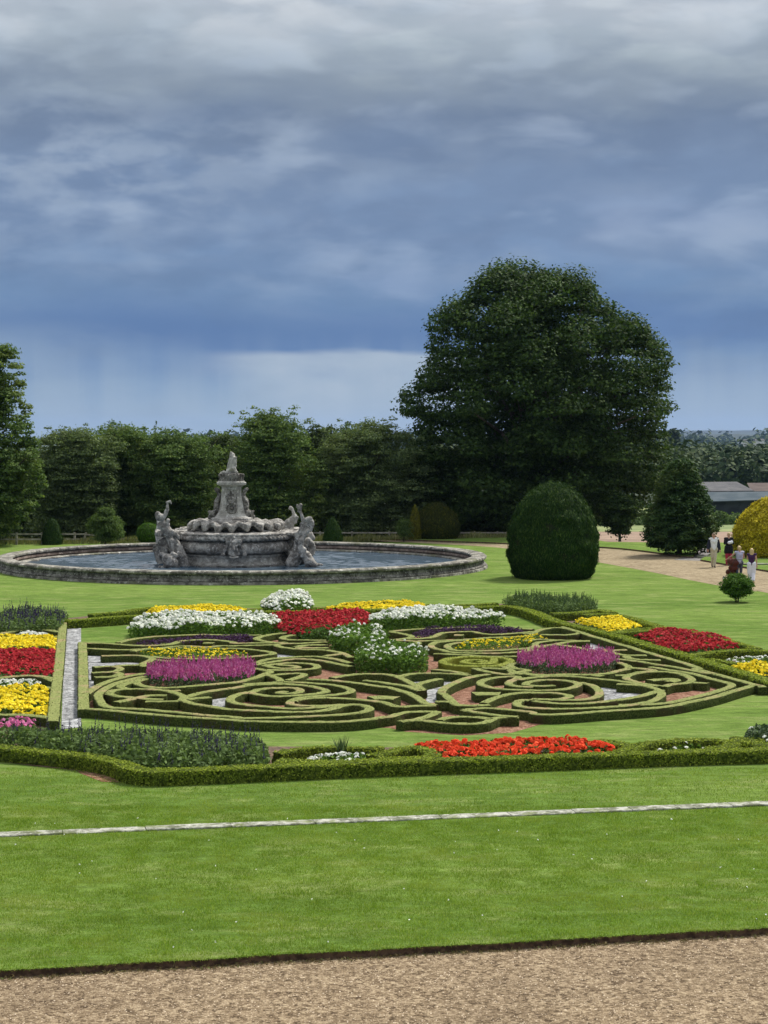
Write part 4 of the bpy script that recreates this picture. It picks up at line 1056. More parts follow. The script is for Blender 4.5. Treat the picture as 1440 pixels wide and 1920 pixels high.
def tree(label, base, outline, mat, nclump=300, crad=0.8, lsize=0.2, lper=110, cat='tree', name='broadleaf_tree', group=None, flat=0.7, trunk_r=0.3, depth=1.0,
         shell=0.45, nlimb=24, seed=1, tint=None, hang=0.0, inner=0.12, updir=None, trunk_top=0.75, tops=0, lowz=0.3, pull=0.75, aspect=0.6, jag=0.25, stems=1, ground_z=None, widen=1.05, edge_n=0):
    """outline: list of (row z above base, half width left, half width right); every crown is a volume of leaf clumps"""
    rg = np.random.default_rng(seed)
    rd = random.Random(seed)
    t_ = thing(name, label, cat, base, 0, group)
    O = np.array(sorted(outline))
    z0, z1 = O[0, 0], O[-1, 0]
    zz = rg.uniform(0, 1, nclump * 6)
    hs = z0 + (z1 - z0) * zz
    wl = np.interp(hs, O[:, 0], O[:, 1]); wr = np.interp(hs, O[:, 0], O[:, 2])
    keep = rg.uniform(0, 1, len(hs)) < (wl + wr) / (O[:, 1] + O[:, 2]).max() * 0.9 + 0.08
    hs, wl, wr = hs[keep][:nclump], wl[keep][:nclump], wr[keep][:nclump]
    n = len(hs)
    th = rg.uniform(0, 2 * math.pi, n)
    rad = 1 - (rg.uniform(0, 1, n) ** 1.5) * shell * 2
    rad = np.clip(rad, 0.05, 1) + rg.normal(size=n) * 0.03
    cx = np.cos(th) * np.where(np.cos(th) > 0, wr, wl)
    cy = np.sin(th) * (wl + wr) / 2 * depth
    cs = crad * rg.uniform(0.6, 1.35, n)
    sc = np.clip(1 - cs * pull / (np.hypot(cx, cy) + 0.01), 0.15, 1)
    cx, cy = cx * sc * rad * widen, cy * sc * rad * widen
    cxm = (wr - wl) * 0.0
    hz = np.clip(hs, z0 + 0.1, z1 - cs * 0.35)
    CC = np.stack([cx + cxm, cy, hz], 1)
    # clumps that carry the outline itself, spaced evenly along it
    if edge_n:
        pl = [(-a, z) for z, a, b in O] + [(b, z) for z, a, b in O[::-1]]
        pl = np.array(pl)
        sg = np.linalg.norm(np.diff(pl, axis=0), axis=1); cum = np.concatenate([[0], np.cumsum(sg)])
        u2 = (np.arange(edge_n) + rg.uniform(0, 1, edge_n)) / edge_n * cum[-1]
        ex, ez = np.interp(u2, cum, pl[:, 0]), np.interp(u2, cum, pl[:, 1])
        ecs = crad * rg.uniform(0.5, 0.95, edge_n)
        mzc = (z0 + z1) / 2
        inw = np.stack([-ex, (mzc - ez)], 1); inw /= (np.linalg.norm(inw, axis=1, keepdims=True) + 1e-6)
        ex = ex + inw[:, 0] * ecs * (pull + .15); ez = ez + inw[:, 1] * ecs * (pull + .05)
        ey = rg.uniform(-0.45, 0.45, edge_n) * np.abs(ex)
        CC = np.concatenate([CC, np.stack([ex, ey, np.maximum(ez, z0 + 0.2)], 1)])
        cs = np.concatenate([cs, ecs]); n = len(CC)
    CC += rg.normal(size=CC.shape) * jag * crad * 0.4
    if tops:
        wtl, wtr = np.interp(z1 - 0.8, O[:, 0], O[:, 1]), np.interp(z1 - 0.8, O[:, 0], O[:, 2])
        tx = rg.uniform(-wtl * 1.5, wtr * 1.5, tops)
        tzv = z1 - 0.35 - 0.35 * np.abs(tx / (wtl + wtr + .1)) + rg.uniform(-0.4, 1.0, tops)
        tc_ = np.stack([tx, rg.uniform(-1, 1, tops), tzv], 1)
        CC = np.concatenate([CC, tc_]); cs = np.concatenate([cs, crad * rg.uniform(0.3, 0.6, tops)]); n = len(CC)
    # leaves on flattened clumps, thickest on the upper outer side
    cnt = (lper * (cs / crad) ** 2).astype(int) + 6
    idx = np.repeat(np.arange(n), cnt)
    d = rg.normal(size=(len(idx), 3))
    d /= np.linalg.norm(d, axis=1, keepdims=True)
    low = d[:, 2] < -0.25
    d[low, 2] *= lowz
    r_ = rg.uniform(0.45, 1.0, (len(idx), 1)) ** 0.6
    lum = 1 + 0.35 * np.sin(d[:, :1] * 7 + idx[:, None]) * np.cos(d[:, 1:2] * 6 + idx[:, None] * 1.7)
    L = CC[idx] + d * r_ * lum * cs[idx][:, None] * np.array([1, 1, flat])
    if hang:
        L[:, 2] -= hang * (np.hypot(d[:, 0], d[:, 1]) ** 2) * cs[idx]
    Nn = d * 0.6 + np.array([0, 0, 0.55]) + rg.normal(size=L.shape) * 0.45
    if inner:
        ni = int(len(L) * inner)
        q = rg.integers(0, n, ni)
        Li = CC[q] * np.array([0.6, 0.6, 0.9]) + rg.normal(size=(ni, 3)) * crad * 0.55
        L = np.concatenate([L, Li]); Nn = np.concatenate([Nn, rg.normal(size=(ni, 3))])
    lowest = (0.02 if ground_z is None else ground_z)
    L[:, 2] = np.maximum(L[:, 2], lowest)
    global rng
    sv = rng; rng = rg
    leaves('crown', L, Nn, lsize, M[mat], t_, aspect=aspect, updir=updir)
    rng = sv
    bm = bmesh.new()
    H_top = z0 + (z1 - z0) * trunk_top
    if stems == 1:
        mid = Vector((rd.uniform(-.1, .1) * trunk_r * 4, rd.uniform(-.1, .1), H_top * 0.45))
        tube(bm, (0, 0, -0.3), (0, 0, 0.25 * trunk_r * 4), trunk_r * 1.35, trunk_r, 10)
        tube(bm, (0, 0, 0.25 * trunk_r * 4), mid, trunk_r, trunk_r * 0.75, 10)
        tube(bm, mid, (0, 0, H_top), trunk_r * 0.75, trunk_r * 0.2, 9)
        for i in range(nlimb):
            c = CC[rd.randrange(n)]
            h0 = min(max(c[2] * rd.uniform(0.35, 0.75), z0 * 0.6 + 0.3), H_top * 0.95)
            s_ = Vector((mid.x * min(1, h0 / mid.z), 0, h0)); e = Vector(c)
            m1 = s_.lerp(e, 0.5) + Vector((0, 0, (e - s_).length * 0.08))
            limb(bm, [s_, m1, e], trunk_r * 0.32, trunk_r * 0.06, 6)
    else:
        for i in range(stems):
            a = 6.283 * i / stems + 0.4
            b = Vector((math.cos(a) * trunk_r * 1.6, math.sin(a) * trunk_r * 1.6, -0.05))
            e = Vector((math.cos(a) * trunk_r * 5, math.sin(a) * trunk_r * 5, H_top))
            limb(bm, [b, b.lerp(e, 0.5), e], trunk_r, trunk_r * 0.4, 6)
    bm_link('trunk', bm, M['bark'], t_, True)
    return t_
def tree_px(label, Y, cx, base_y, rows, mat, bz=None, **kw):
    """crown outline given as photo rows (y, left x, right x) turned into real metres at distance Y"""
    b = A(cx, base_y, Y)
    if bz is None: bz = b[2]
    O = []
    for y, l, r in rows:
        q0, q1 = A(l, y, Y), A(r, y, Y)
        O.append((q0[2] - bz, max(0.1, b[0] - q0[0]), max(0.1, q1[0] - b[0])))
    return tree(label, (b[0], b[1], bz), O, mat, **kw)
M['lime'] = leaf_mat('dark_broadleaf', (0.020, 0.043, 0.012), (0.048, 0.088, 0.022), (0.095, 0.150, 0.036), trans=0.25, rough=0.5, spec=0.3)
M['beech'] = leaf_mat('beech_foliage', (0.05, 0.095, 0.026), (0.11, 0.175, 0.048), (0.20, 0.27, 0.075), trans=0.3, patch=0.5, pcol=(0.17, 0.19, 0.04), pscale=0.25)
M['beech2'] = leaf_mat('olive_foliage', (0.065, 0.10, 0.042), (0.125, 0.175, 0.07), (0.21, 0.27, 0.10), trans=0.3, patch=0.4, pcol=(0.12, 0.14, 0.05), pscale=0.3)
M['dark_wood'] = leaf_mat('dark_wood_leaves', (0.028, 0.048, 0.018), (0.055, 0.085, 0.028), (0.095, 0.135, 0.042), trans=0.25)  # darker green leaves for the set-back trees and the undergrowth
M['yew'] = leaf_mat('clipped_yew', (0.012, 0.036, 0.008), (0.034, 0.078, 0.014), (0.10, 0.16, 0.03), trans=0.1)
M['conifer'] = leaf_mat('green_conifer', (0.022, 0.052, 0.018), (0.048, 0.095, 0.028), (0.085, 0.135, 0.038), trans=0.2, patch=0.4, pcol=(0.10, 0.11, 0.02), pscale=0.5)
M['gold'] = leaf_mat('golden_conifer', (0.26, 0.21, 0.012), (0.58, 0.48, 0.025), (0.80, 0.68, 0.06), trans=0.2)
M['gold_dk'] = leaf_mat('dull_golden_conifer', (0.02, 0.03, 0.006), (0.04, 0.055, 0.01), (0.16, 0.15, 0.02), trans=0.1)
M['gold_ol'] = leaf_mat('olive_golden_conifer', (0.07, 0.08, 0.012), (0.16, 0.16, 0.022), (0.30, 0.27, 0.04), trans=0.2)
M['shrub'] = leaf_mat('willowy_shrub', (0.05, 0.09, 0.025), (0.10, 0.16, 0.045), (0.16, 0.22, 0.07), trans=0.3)
M['bright'] = leaf_mat('bright_shrub', (0.04, 0.10, 0.01), (0.08, 0.17, 0.02), (0.13, 0.24, 0.03), trans=0.25)
M['far_wood'] = leaf_mat('distant_wood', (0.022, 0.045, 0.018), (0.045, 0.075, 0.028), (0.08, 0.115, 0.04), trans=0.1, patch=0.5, pcol=(0.10, 0.12, 0.04), pscale=0.03)

BIG = [(506, 965, 1005), (512, 915, 1045), (520, 888, 1085), (535, 880, 1118), (558, 866, 1135), (572, 822, 1142), (590, 803, 1190), (610, 800, 1215), (640, 803, 1242),
       (670, 800, 1252), (690, 782, 1254), (715, 776, 1250), (745, 744, 1262), (770, 742, 1268), (790, 790, 1252), (810, 770, 1248), (850, 755, 1256), (900, 762, 1246), (940, 780, 1226), (965, 810, 1200), (985, 860, 1170)]
tree_px('huge dark broadleaf tree with a domed crown right of the fountain', 134, 1000, 1012, BIG, 'lime', nclump=640, crad=1.35, lsize=0.25, lper=270, trunk_r=0.6, shell=0.42, nlimb=70, seed=11, flat=0.8, inner=0.05, lowz=0.4, pull=0.85, name='broadleaf_tree', jag=0.3, widen=1.0, edge_n=140)
# a low limb and sapling under its right side
tree_px('slim low tree hanging under the right side of the huge tree', 128, 1162, 1012, [(930, 1130, 1200), (960, 1118, 1208), (985, 1128, 1196), (1000, 1140, 1182)], 'lime', nclump=60, crad=0.5, lsize=0.22, lper=90, trunk_r=0.09, seed=5, nlimb=6)
tree_px('tall leafy tree cut by the left edge of the photo', 118, -28, 1020, [(642, -50, -8), (660, -60, 32), (720, -80, 40), (800, -100, 66), (870, -110, 76), (920, -110, 80), (960, -110, 66), (1005, -100, 20)], 'beech', nclump=420, crad=0.6, lsize=0.2, lper=120, trunk_r=0.35, seed=21, flat=0.6, inner=0.3, edge_n=70)
HEDGE = [(128, 140, [(812, 100, 160), (825, 75, 205), (870, 62, 215), (930, 60, 215), (1000, 70, 205)], 'beech2', 'first broad tree of the row behind the pool, pale at its top'),
         (132, 232, [(806, 195, 262), (820, 165, 300), (870, 155, 310), (930, 150, 320), (1000, 160, 310)], 'beech', 'second tree of the row behind the pool, behind the pale willowy shrub'),
         (130, 330, [(818, 300, 345), (832, 265, 400), (880, 250, 410), (930, 250, 410), (1000, 260, 400)], 'beech', 'third tree of the row, with a tall shoot, left of the fountain statue'),
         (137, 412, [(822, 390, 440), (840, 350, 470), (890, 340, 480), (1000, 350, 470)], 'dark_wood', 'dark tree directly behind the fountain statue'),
         (129, 505, [(776, 470, 520), (790, 455, 550), (820, 448, 575), (860, 440, 600), (920, 440, 610), (1000, 450, 600)], 'beech', 'tallest tree of the row, right of the fountain statue'),
         (141, 605, [(806, 575, 640), (830, 550, 660), (880, 540, 670), (1000, 550, 660)], 'dark_wood', 'dark green tree set back between two trees of the row'),
         (130, 690, [(796, 640, 725), (812, 625, 760), (840, 612, 785), (900, 600, 800), (960, 600, 800), (1000, 620, 790)], 'beech2', 'greyish feathery tree between the fountain and the huge tree'),
         (138, 800, [(850, 770, 840), (880, 740, 870), (930, 740, 880), (1000, 750, 880)], 'dark_wood', 'dark tree under the left side of the huge tree'),
         (136, 40, [(850, 10, 70), (880, -20, 100), (940, -30, 110), (1000, -20, 100)], 'dark_wood', 'dark low tree behind the tall tree at the left edge')]
for i, (Y, cx, rows, mt, lb) in enumerate(HEDGE):
    tree_px(lb, Y, cx, 1020, rows, mt, nclump=520, crad=0.66, lsize=0.19, lper=110, trunk_r=0.22, seed=40 + i, flat=0.5, hang=0.2, group='trees in the row behind the pool', shell=0.55, inner=0.25, jag=0.9, widen=1.26, aspect=0.5, edge_n=24, tops=14, lowz=0.5, depth=0.9)
# loose shoots above the tops
for i, (cx, Y, ty, by) in enumerate([(290, 130, 790, 830), (268, 132, 800, 825), (232, 132, 806, 830), (505, 129, 768, 795), (548, 129, 786, 815), (648, 130, 790, 815), (716, 130, 795, 820), (425, 136, 810, 850), (186, 132, 802, 830), (680, 130, 793, 820)]):
    b, t2 = A(cx, by, Y), A(cx + 3, ty, Y)
    n = 60
    k = rng.uniform(0, 1, n)[:, None]
    C_ = b * (1 - k) + t2 * k + rng.normal(size=(n, 3)) * 0.22 * (1.1 - k)
    bm = bmesh.new(); tube(bm, (0, 0, 0), t2 - b, 0.03, 0.008, 5)
    where = ['rising between the second and third trees', 'rising just right of the pale shrub', 'rising above the pale shrub', 'on top of the tallest tree of the row', 'on the right shoulder of the tallest tree of the row', 'on the left side of the greyish feathery tree', 'on the right side of the greyish feathery tree', 'standing straight above the fountain statue', 'over the second tree, leftmost of all', 'in the middle of the greyish feathery tree'][i]
    par = thing('leafy_shoot', 'thin leafy shoot ' + where, 'shoot', tuple(b), 0, 'shoots above the tree row')
    bm_link('stem', bm, M['bark'], par)
    leaves('leaves', C_ - b, rng.normal(size=(n, 3)), 0.17, M['beech'], par, aspect=0.5)
# undergrowth along the foot of the row
n = 26000
x = rng.uniform(-32, 14, n); y = 131 + rng.uniform(0, 6, n)
z = rng.uniform(0, 1, n) * (2.6 + 1.2 * np.sin(x * 0.9) * np.cos(x * 0.37)) - 1.2
C_ = np.stack([x, y, z], 1)
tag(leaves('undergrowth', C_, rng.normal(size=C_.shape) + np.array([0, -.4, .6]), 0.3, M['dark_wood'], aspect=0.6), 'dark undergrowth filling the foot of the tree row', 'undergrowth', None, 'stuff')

# clipped yew and shrubs
def topiary(label, Y, cx, base_y, prof, mat, n, lsize, name='topiary', bz=0.0, aspect=0.22, rough=0.05, cat='topiary', updir=(0, 0, 1), group=None, nstem=1):
    """prof: list of (height fraction, radius m); H real height"""
    b = A(cx, base_y, Y)
    t_ = thing(name, label, cat, (b[0], b[1], bz), 0, group)
    Pz = np.array([p[0] for p in prof]); Pr = np.array([p[1] for p in prof])
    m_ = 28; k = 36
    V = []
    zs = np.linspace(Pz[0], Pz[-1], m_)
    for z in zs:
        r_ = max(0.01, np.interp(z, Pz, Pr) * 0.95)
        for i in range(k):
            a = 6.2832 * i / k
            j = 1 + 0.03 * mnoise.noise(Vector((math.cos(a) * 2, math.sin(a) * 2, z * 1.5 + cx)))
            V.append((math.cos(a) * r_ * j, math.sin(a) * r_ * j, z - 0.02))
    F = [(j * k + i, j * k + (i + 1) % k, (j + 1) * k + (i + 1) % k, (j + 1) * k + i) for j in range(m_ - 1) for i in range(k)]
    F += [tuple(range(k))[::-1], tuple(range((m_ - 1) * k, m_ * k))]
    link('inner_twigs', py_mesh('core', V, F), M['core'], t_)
    # sample the surface by area
    zs = np.linspace(Pz[0], Pz[-1], 400)
    rs = np.interp(zs, Pz, Pr)
    dr = np.gradient(rs, zs)
    wgt = rs * np.sqrt(1 + np.clip(dr, -8, 8) ** 2)
    cdf = np.cumsum(wgt); cdf /= cdf[-1]
    u_ = np.interp(rng.uniform(0, 1, n), cdf, np.arange(400))
    z = np.interp(u_, np.arange(400), zs); r_ = np.interp(z, Pz, Pr); sl = np.interp(u_, np.arange(400), np.clip(dr, -8, 8))
    a = rng.uniform(0, 6.2832, n)
    j = 1 + rough * np.array([mnoise.noise(Vector((math.cos(q) * 3, math.sin(q) * 3, w_ * 2.2 + cx))) for q, w_ in zip(a, z)])
    rr = r_ * j + rng.normal(size=n) * rough * 0.35
    C_ = np.stack([np.cos(a) * rr, np.sin(a) * rr, z], 1)
    nl = np.sqrt(1 + sl ** 2)
    N_ = np.stack([np.cos(a) / nl, np.sin(a) / nl, -sl / nl], 1) + rng.normal(size=(n, 3)) * 0.45
    ns = n // 25
    C2 = C_[:ns] + N_[:ns] * rng.uniform(0.02, 0.09, (ns, 1)) + np.array([0, 0, 0.02])
    C_ = np.concatenate([C_, C2]); N_ = np.concatenate([N_, rng.normal(size=(ns, 3))])
    leaves('foliage', C_, N_, lsize, M[mat], t_, aspect=aspect, updir=updir)
    return t_
s_ = 89.2 / 3605
topiary('large egg-shaped clipped yew standing on the lawn right of the pool', 91.2, 1037, 1092, [(0.0, 1.62), (0.25, 1.82), (0.8, 2.04), (1.5, 2.10), (2.2, 2.03), (2.9, 1.83), (3.5, 1.5), (3.95, 1.15), (4.28, 0.75), (4.45, 0.35), (4.5, 0.05)], 'yew', 70000, 0.15, rough=0.11)
topiary('small clipped yew cone left of the willowy shrub', 119, 98, 1023, [(0, .58), (.3, .63), (.8, .52), (1.2, .38), (1.5, .2), (1.62, .03)], 'yew', 7000, 0.11, group='clipped yew cones')
topiary('small clipped yew cone right of the fountain', 121, 624, 1014, [(0, .55), (.3, .6), (.8, .48), (1.2, .3), (1.48, .12), (1.6, .03)], 'yew', 7000, 0.11, group='clipped yew cones')
topiary('bright green clipped ball beside the left fountain figure', 119, 278, 1018, [(0.05, .3), (.3, .6), (.65, .72), (1.0, .62), (1.25, .35), (1.35, .05)], 'bright', 6000, 0.11, name='clipped_ball')
topiary('dark yew mound with a golden left side under the huge tree', 124.5, 818, 1012, [(0, 1.25), (.6, 1.5), (1.2, 1.45), (1.8, 1.1), (2.25, .55), (2.4, .05)], 'gold_dk', 22000, 0.14, name='yew_mound')
topiary('narrow golden conifer at the left of the dark yew mound', 123.5, 778, 1010, [(0, .35), (.5, .42), (1.1, .34), (1.8, .2), (2.3, .03)], 'gold_ol', 5000, 0.14, name='golden_conifer')
topiary('big golden-yellow clipped conifer at the right edge of the photo', 106.5, 1449, 1046, [(0.0, 1.85), (0.35, 2.15), (1.0, 2.2), (1.7, 2.0), (2.35, 1.6), (2.9, 1.1), (3.2, 0.65), (3.38, 0.05)], 'gold', 34000, 0.16, rough=0.16, aspect=0.45, name='golden_conifer', updir=None)
tree_px('dense dark green conifer beside the path, left of the couple', 108, 1274, 1035, [(866, 1262, 1285), (880, 1248, 1302), (905, 1235, 1318), (940, 1222, 1328), (975, 1214, 1336), (1005, 1210, 1342), (1028, 1218, 1334)], 'conifer', bz=0.05, nclump=420, crad=0.36, lsize=0.15, lper=100, trunk_r=0.15, seed=77, flat=0.8, name='conifer_tree', inner=0.3, jag=0.7, widen=1.12, edge_n=60, ground_z=0.05)
tree_px('pale willowy shrub behind the pool at left', 118, 198, 1014, [(955, 188, 208), (966, 172, 225), (985, 163, 236), (1014, 166, 232)], 'shrub', bz=0.0, nclump=150, ground_z=0.05, trunk_top=0.25, crad=0.3, lsize=0.17, lper=70, trunk_r=0.05, seed=31, name='willowy_shrub', cat='shrub', aspect=0.22, updir=(0, 0, 1), nlimb=8)
tree_px('small round-headed bush on several stems on the lawn at right', 78, 1382, 1131, [(1079, 1370, 1394), (1086, 1356, 1408), (1098, 1350, 1415), (1110, 1353, 1413), (1117, 1366, 1402)], 'bright', bz=0.0, nclump=230, crad=0.15, lsize=0.065, lper=110, trunk_r=0.028, stems=4, seed=61, name='round_bush', cat='bush', trunk_top=0.5, flat=0.8, inner=0.3)
tree_px('feathery pale shrub left of the golden conifer under the huge tree', 122, 757, 1010, [(975, 748, 765), (990, 738, 776), (1006, 742, 774)], 'shrub', bz=0.0, nclump=40, crad=0.28, lsize=0.15, lper=60, trunk_r=0.05, seed=33, name='feathery_shrub', cat='shrub', aspect=0.25, nlimb=6)
# bright undergrowth seen below the crown of the huge tree
tree_px('mid-green bush beyond the fence under the huge tree', 150, 900, 1012, [(960, 880, 915), (975, 865, 935), (1000, 865, 940)], 'shrub', nclump=60, crad=0.6, lsize=0.25, lper=80, trunk_r=0.08, seed=35, name='bush', cat='bush')
for i, (cx, Y, w_, ty, lb) in enumerate([(1352, 255, 26, 962, 'light green bush at the barn end of the far field, left'), (1382, 258, 24, 966, 'light green bush at the barn end of the far field, right'), (1150, 240, 40, 962, 'light green bush seen under the crown right of the huge tree'), (1215, 250, 40, 965, 'light green bush far behind the dark conifer')]):
    tree_px(lb, Y, cx, 988, [(ty, cx - w_ * .4, cx + w_ * .4), (ty + 8, cx - w_ * .9, cx + w_ * .9), (984, cx - w_, cx + w_)], 'shrub', nclump=60, crad=0.6, lsize=0.35, lper=60, trunk_r=0.1, seed=90 + i, name='field_bush', cat='bush', group='bushes at the far field edge')

# ------------------------------------------------------------------ pool
PX, PY, PR = P(457, 1100)[0] * 0 + (457 - 720) * 99.3 / FPX, 99.3, 12.5
def lathe(name, prof, mat, parent=None, n=96, mod=None, loc=(0, 0, 0), smooth=True, closed=False, a0=0.0, a1=2 * math.pi):
    """prof: list of (radius, z); mod(angle, i) -> (radius factor, dz)"""
    full = abs(a1 - a0 - 2 * math.pi) < 1e-6
    V = []
    k = len(prof)
    cnt = n if full else n + 1
    for i in range(cnt):
        a = a0 + (a1 - a0) * i / n
        for j, (r_, z) in enumerate(prof):
            f, dz = mod(a, j) if mod else (1, 0)
            V.append((loc[0] + math.cos(a) * r_ * f, loc[1] + math.sin(a) * r_ * f, loc[2] + z + dz))
    F = []
    for i in range(n):
        i2 = (i + 1) % cnt
        for j in range(k - 1 if not closed else k):
            j2 = (j + 1) % k
            F.append((i * k + j, i2 * k + j, i2 * k + j2, i * k + j2))
    me = py_mesh(name, V, F)
    o = link(name, me, mat, parent)
    if smooth:
        me.polygons.foreach_set('use_smooth', [True] * len(me.polygons))
        me.set_sharp_from_angle(angle=R(35))
    return o
WZ = 0.12
wall = thing('pool_wall', 'round moulded stone wall of the fountain pool with a broad lichened coping', 'pool wall', (PX, PY, 0))
def wjit(s, amp):
    def f(a, j):
        return (1 + amp * mnoise.noise(Vector((math.cos(a) * 40, math.sin(a) * 40, j * 3 + s))), amp * 8 * mnoise.noise(Vector((math.cos(a) * 25, math.sin(a) * 25, j * 2.1 + s))))
    return f
lathe('coping', [(PR - 0.70, 0.46), (PR - 0.74, 0.50), (PR - 0.74, 0.57), (PR - 0.68, 0.615), (PR - 0.3, 0.63), (PR - 0.03, 0.62), (PR + 0.03, 0.57), (PR + 0.03, 0.50), (PR - 0.02, 0.46)], M['coping'], wall, 360, wjit(1, 0.0011), closed=True)
lathe('outer_moulding', [(PR - 0.16, 0.46), (PR - 0.14, 0.40), (PR - 0.10, 0.34), (PR - 0.11, 0.27), (PR - 0.02, 0.22), (PR + 0.0, 0.16), (PR - 0.03, 0.12)], M['stone_dark'], wall, 300, wjit(4, 0.001))
lathe('plinth', [(PR - 0.03, 0.12), (PR + 0.08, 0.11), (PR + 0.10, 0.0), (PR + 0.1, -0.1)], M['coping'], wall, 300, wjit(7, 0.0018))
lathe('inner_moulding', [(PR - 0.56, 0.46), (PR - 0.58, 0.42), (PR - 0.70, 0.40), (PR - 0.72, 0.30), (PR - 0.66, 0.24), (PR - 0.62, 0.20)], M['stone_red'], wall, 300, wjit(10, 0.0006))
lathe('inner_ledge', [(PR - 0.62, 0.22), (PR - 0.95, 0.20), (PR - 1.0, 0.16), (PR - 1.0, -0.05)], M['coping'], wall, 300, wjit(13, 0.0015))
m_, k_ = mk('pool_water')
t_ = k_.n('ShaderNodeTexCoord')
mp = k_.n('ShaderNodeMapping'); mp.inputs['Scale'].default_value = (0.7, 1.0, 1)
k_.l(t_.outputs['Object'], mp.inputs[0])
wn = k_.noise(mp.outputs[0], 3.2, 3, 0.55, 0.4)
wn2 = k_.noise(mp.outputs[0], 0.5, 2)
pw = finish(k_, (0.04, 0.068, 0.10, 1), 0.2, k_.m('MULTIPLY', wn, k_.m('MULTIPLY_ADD', wn2, 1.2, 0.1)), 0.25, 0.05, 0.5)
pw.inputs['IOR'].default_value = 1.45
M['water'] = m_
# real ripples: a round grid of waves
nr, na = 230, 520
V = [(PX, PY, WZ)]
wv_ = [(rng.uniform(0, 6.283), rng.uniform(4.0, 16.0), rng.uniform(0, 6.283)) for _ in range(26)]
rr_ = np.linspace(0.15, PR - 0.98, nr)[:, None]; aa_ = np.linspace(0, 2 * math.pi, na, endpoint=False)[None, :]
X_ = PX + rr_ * np.cos(aa_); Y_ = PY + rr_ * np.sin(aa_); Z_ = np.zeros_like(X_)
for th, kf, ph in wv_:
    th = -math.pi / 2 + (th - 3.14) * 0.42
    Z_ += np.sin((X_ * math.cos(th) + Y_ * math.sin(th)) * kf + ph) * 0.055 / kf
Z_ *= 0.55 + 0.45 * np.sin(X_ * 0.5 + 1) * np.cos(Y_ * 0.45)
V = np.concatenate([np.array([[PX, PY, WZ]]), np.stack([X_, Y_, WZ + Z_], -1).reshape(-1, 3)])
i_, j_ = np.meshgrid(np.arange(nr - 1), np.arange(na), indexing='ij')
q_ = 1 + i_ * na + j_; q2 = 1 + i_ * na + (j_ + 1) % na
Fq = np.stack([q_, q2, q2 + na, q_ + na], -1).reshape(-1, 4)
me = py_mesh('water', V, [tuple(f) for f in Fq.tolist()] + [(0, 1 + (j + 1) % na, 1 + j)[::-1] for j in range(na)])
link('water', me, M['water'], smooth=True)
bpy.data.objects['water']['kind'] = 'structure'

# ------------------------------------------------------------------ organic shapes from merged capsules
def capsules(bm, caps):
    for c in caps:
        p0, p1, r0, r1 = Vector(c[0]), Vector(c[1]), c[2], c[3]
        sq = Vector(c[4]) if len(c) > 4 else Vector((1, 1, 1))
        d = p1 - p0
        L = d.length
        q = d.to_track_quat('Z', 'Y') if L > 1e-6 else Matrix.Identity(3).to_quaternion()
        n = 12
        prof = []
        for i in range(5):
            a = math.pi / 2 * i / 5
            prof.append((r0 * math.sin(a), -r0 * math.cos(a)))
        for i in range(6):
            a = math.pi / 2 * i / 5
            prof.append((r1 * math.cos(a), L + r1 * math.sin(a)))
        rings = []
        for r_, z in prof:
            if r_ < 1e-5:
                v = Vector((0, 0, z)); rings.append([bm.verts.new(p0 + q @ v)])
            else:
                rings.append([bm.verts.new(p0 + q @ Vector((math.cos(6.28318 * i / n) * r_ * sq.x, math.sin(6.28318 * i / n) * r_ * sq.y, z * 1.0))) for i in range(n)])
        for a, b in zip(rings[:-1], rings[1:]):
            if len(a) == 1 and len(b) > 1:
                for i in range(n): bm.faces.new((a[0], b[(i + 1) % n], b[i]))
            elif len(b) == 1 and len(a) > 1:
                for i in range(n): bm.faces.new((a[i], a[(i + 1) % n], b[0]))
            elif len(a) > 1:
                for i in range(n): bm.faces.new((a[i], a[(i + 1) % n], b[(i + 1) % n], b[i]))
def blob(name, caps, vox, mat, parent=None, smooth=4, disp=0.0, dscale=3.0, extra=None):
    """one continuous surface grown round a set of tapered capsules"""
    bm = bmesh.new()
    capsules(bm, caps)
    me = bpy.data.meshes.new('tmp'); bm.to_mesh(me); bm.free()
    o = bpy.data.objects.new('tmp', me); COL.objects.link(o)
    r_ = o.modifiers.new('r', 'REMESH'); r_.mode = 'VOXEL'; r_.voxel_size = vox; r_.use_smooth_shade = True
    if smooth:
        s_ = o.modifiers.new('s', 'SMOOTH'); s_.factor = 0.5; s_.iterations = smooth
    dg = bpy.context.evaluated_depsgraph_get()
    m2 = bpy.data.meshes.new_from_object(o.evaluated_get(dg))
    bpy.data.objects.remove(o); bpy.data.meshes.remove(me)
    m2.name = name
    if disp:
        n = len(m2.vertices)
        co = np.empty(n * 3, np.float32); m2.vertices.foreach_get('co', co); co = co.reshape(-1, 3)
        no = np.empty(n * 3, np.float32); m2.vertices.foreach_get('normal', no); no = no.reshape(-1, 3)
        dv_ = np.array([mnoise.noise(Vector(tuple(c * dscale))) + 0.5 * mnoise.noise(Vector(tuple(c * dscale * 2.7))) for c in co])
        co += no * dv_[:, None] * disp
        m2.vertices.foreach_set('co', co.ravel())
    if extra:
        bm = bmesh.new(); bm.from_mesh(m2); capsules(bm, extra); bm.to_mesh(m2); bm.free()
    m2.update()
    o = link(name, m2, mat, parent)
    m2.polygons.foreach_set('use_smooth', [True] * len(m2.polygons))
    return o

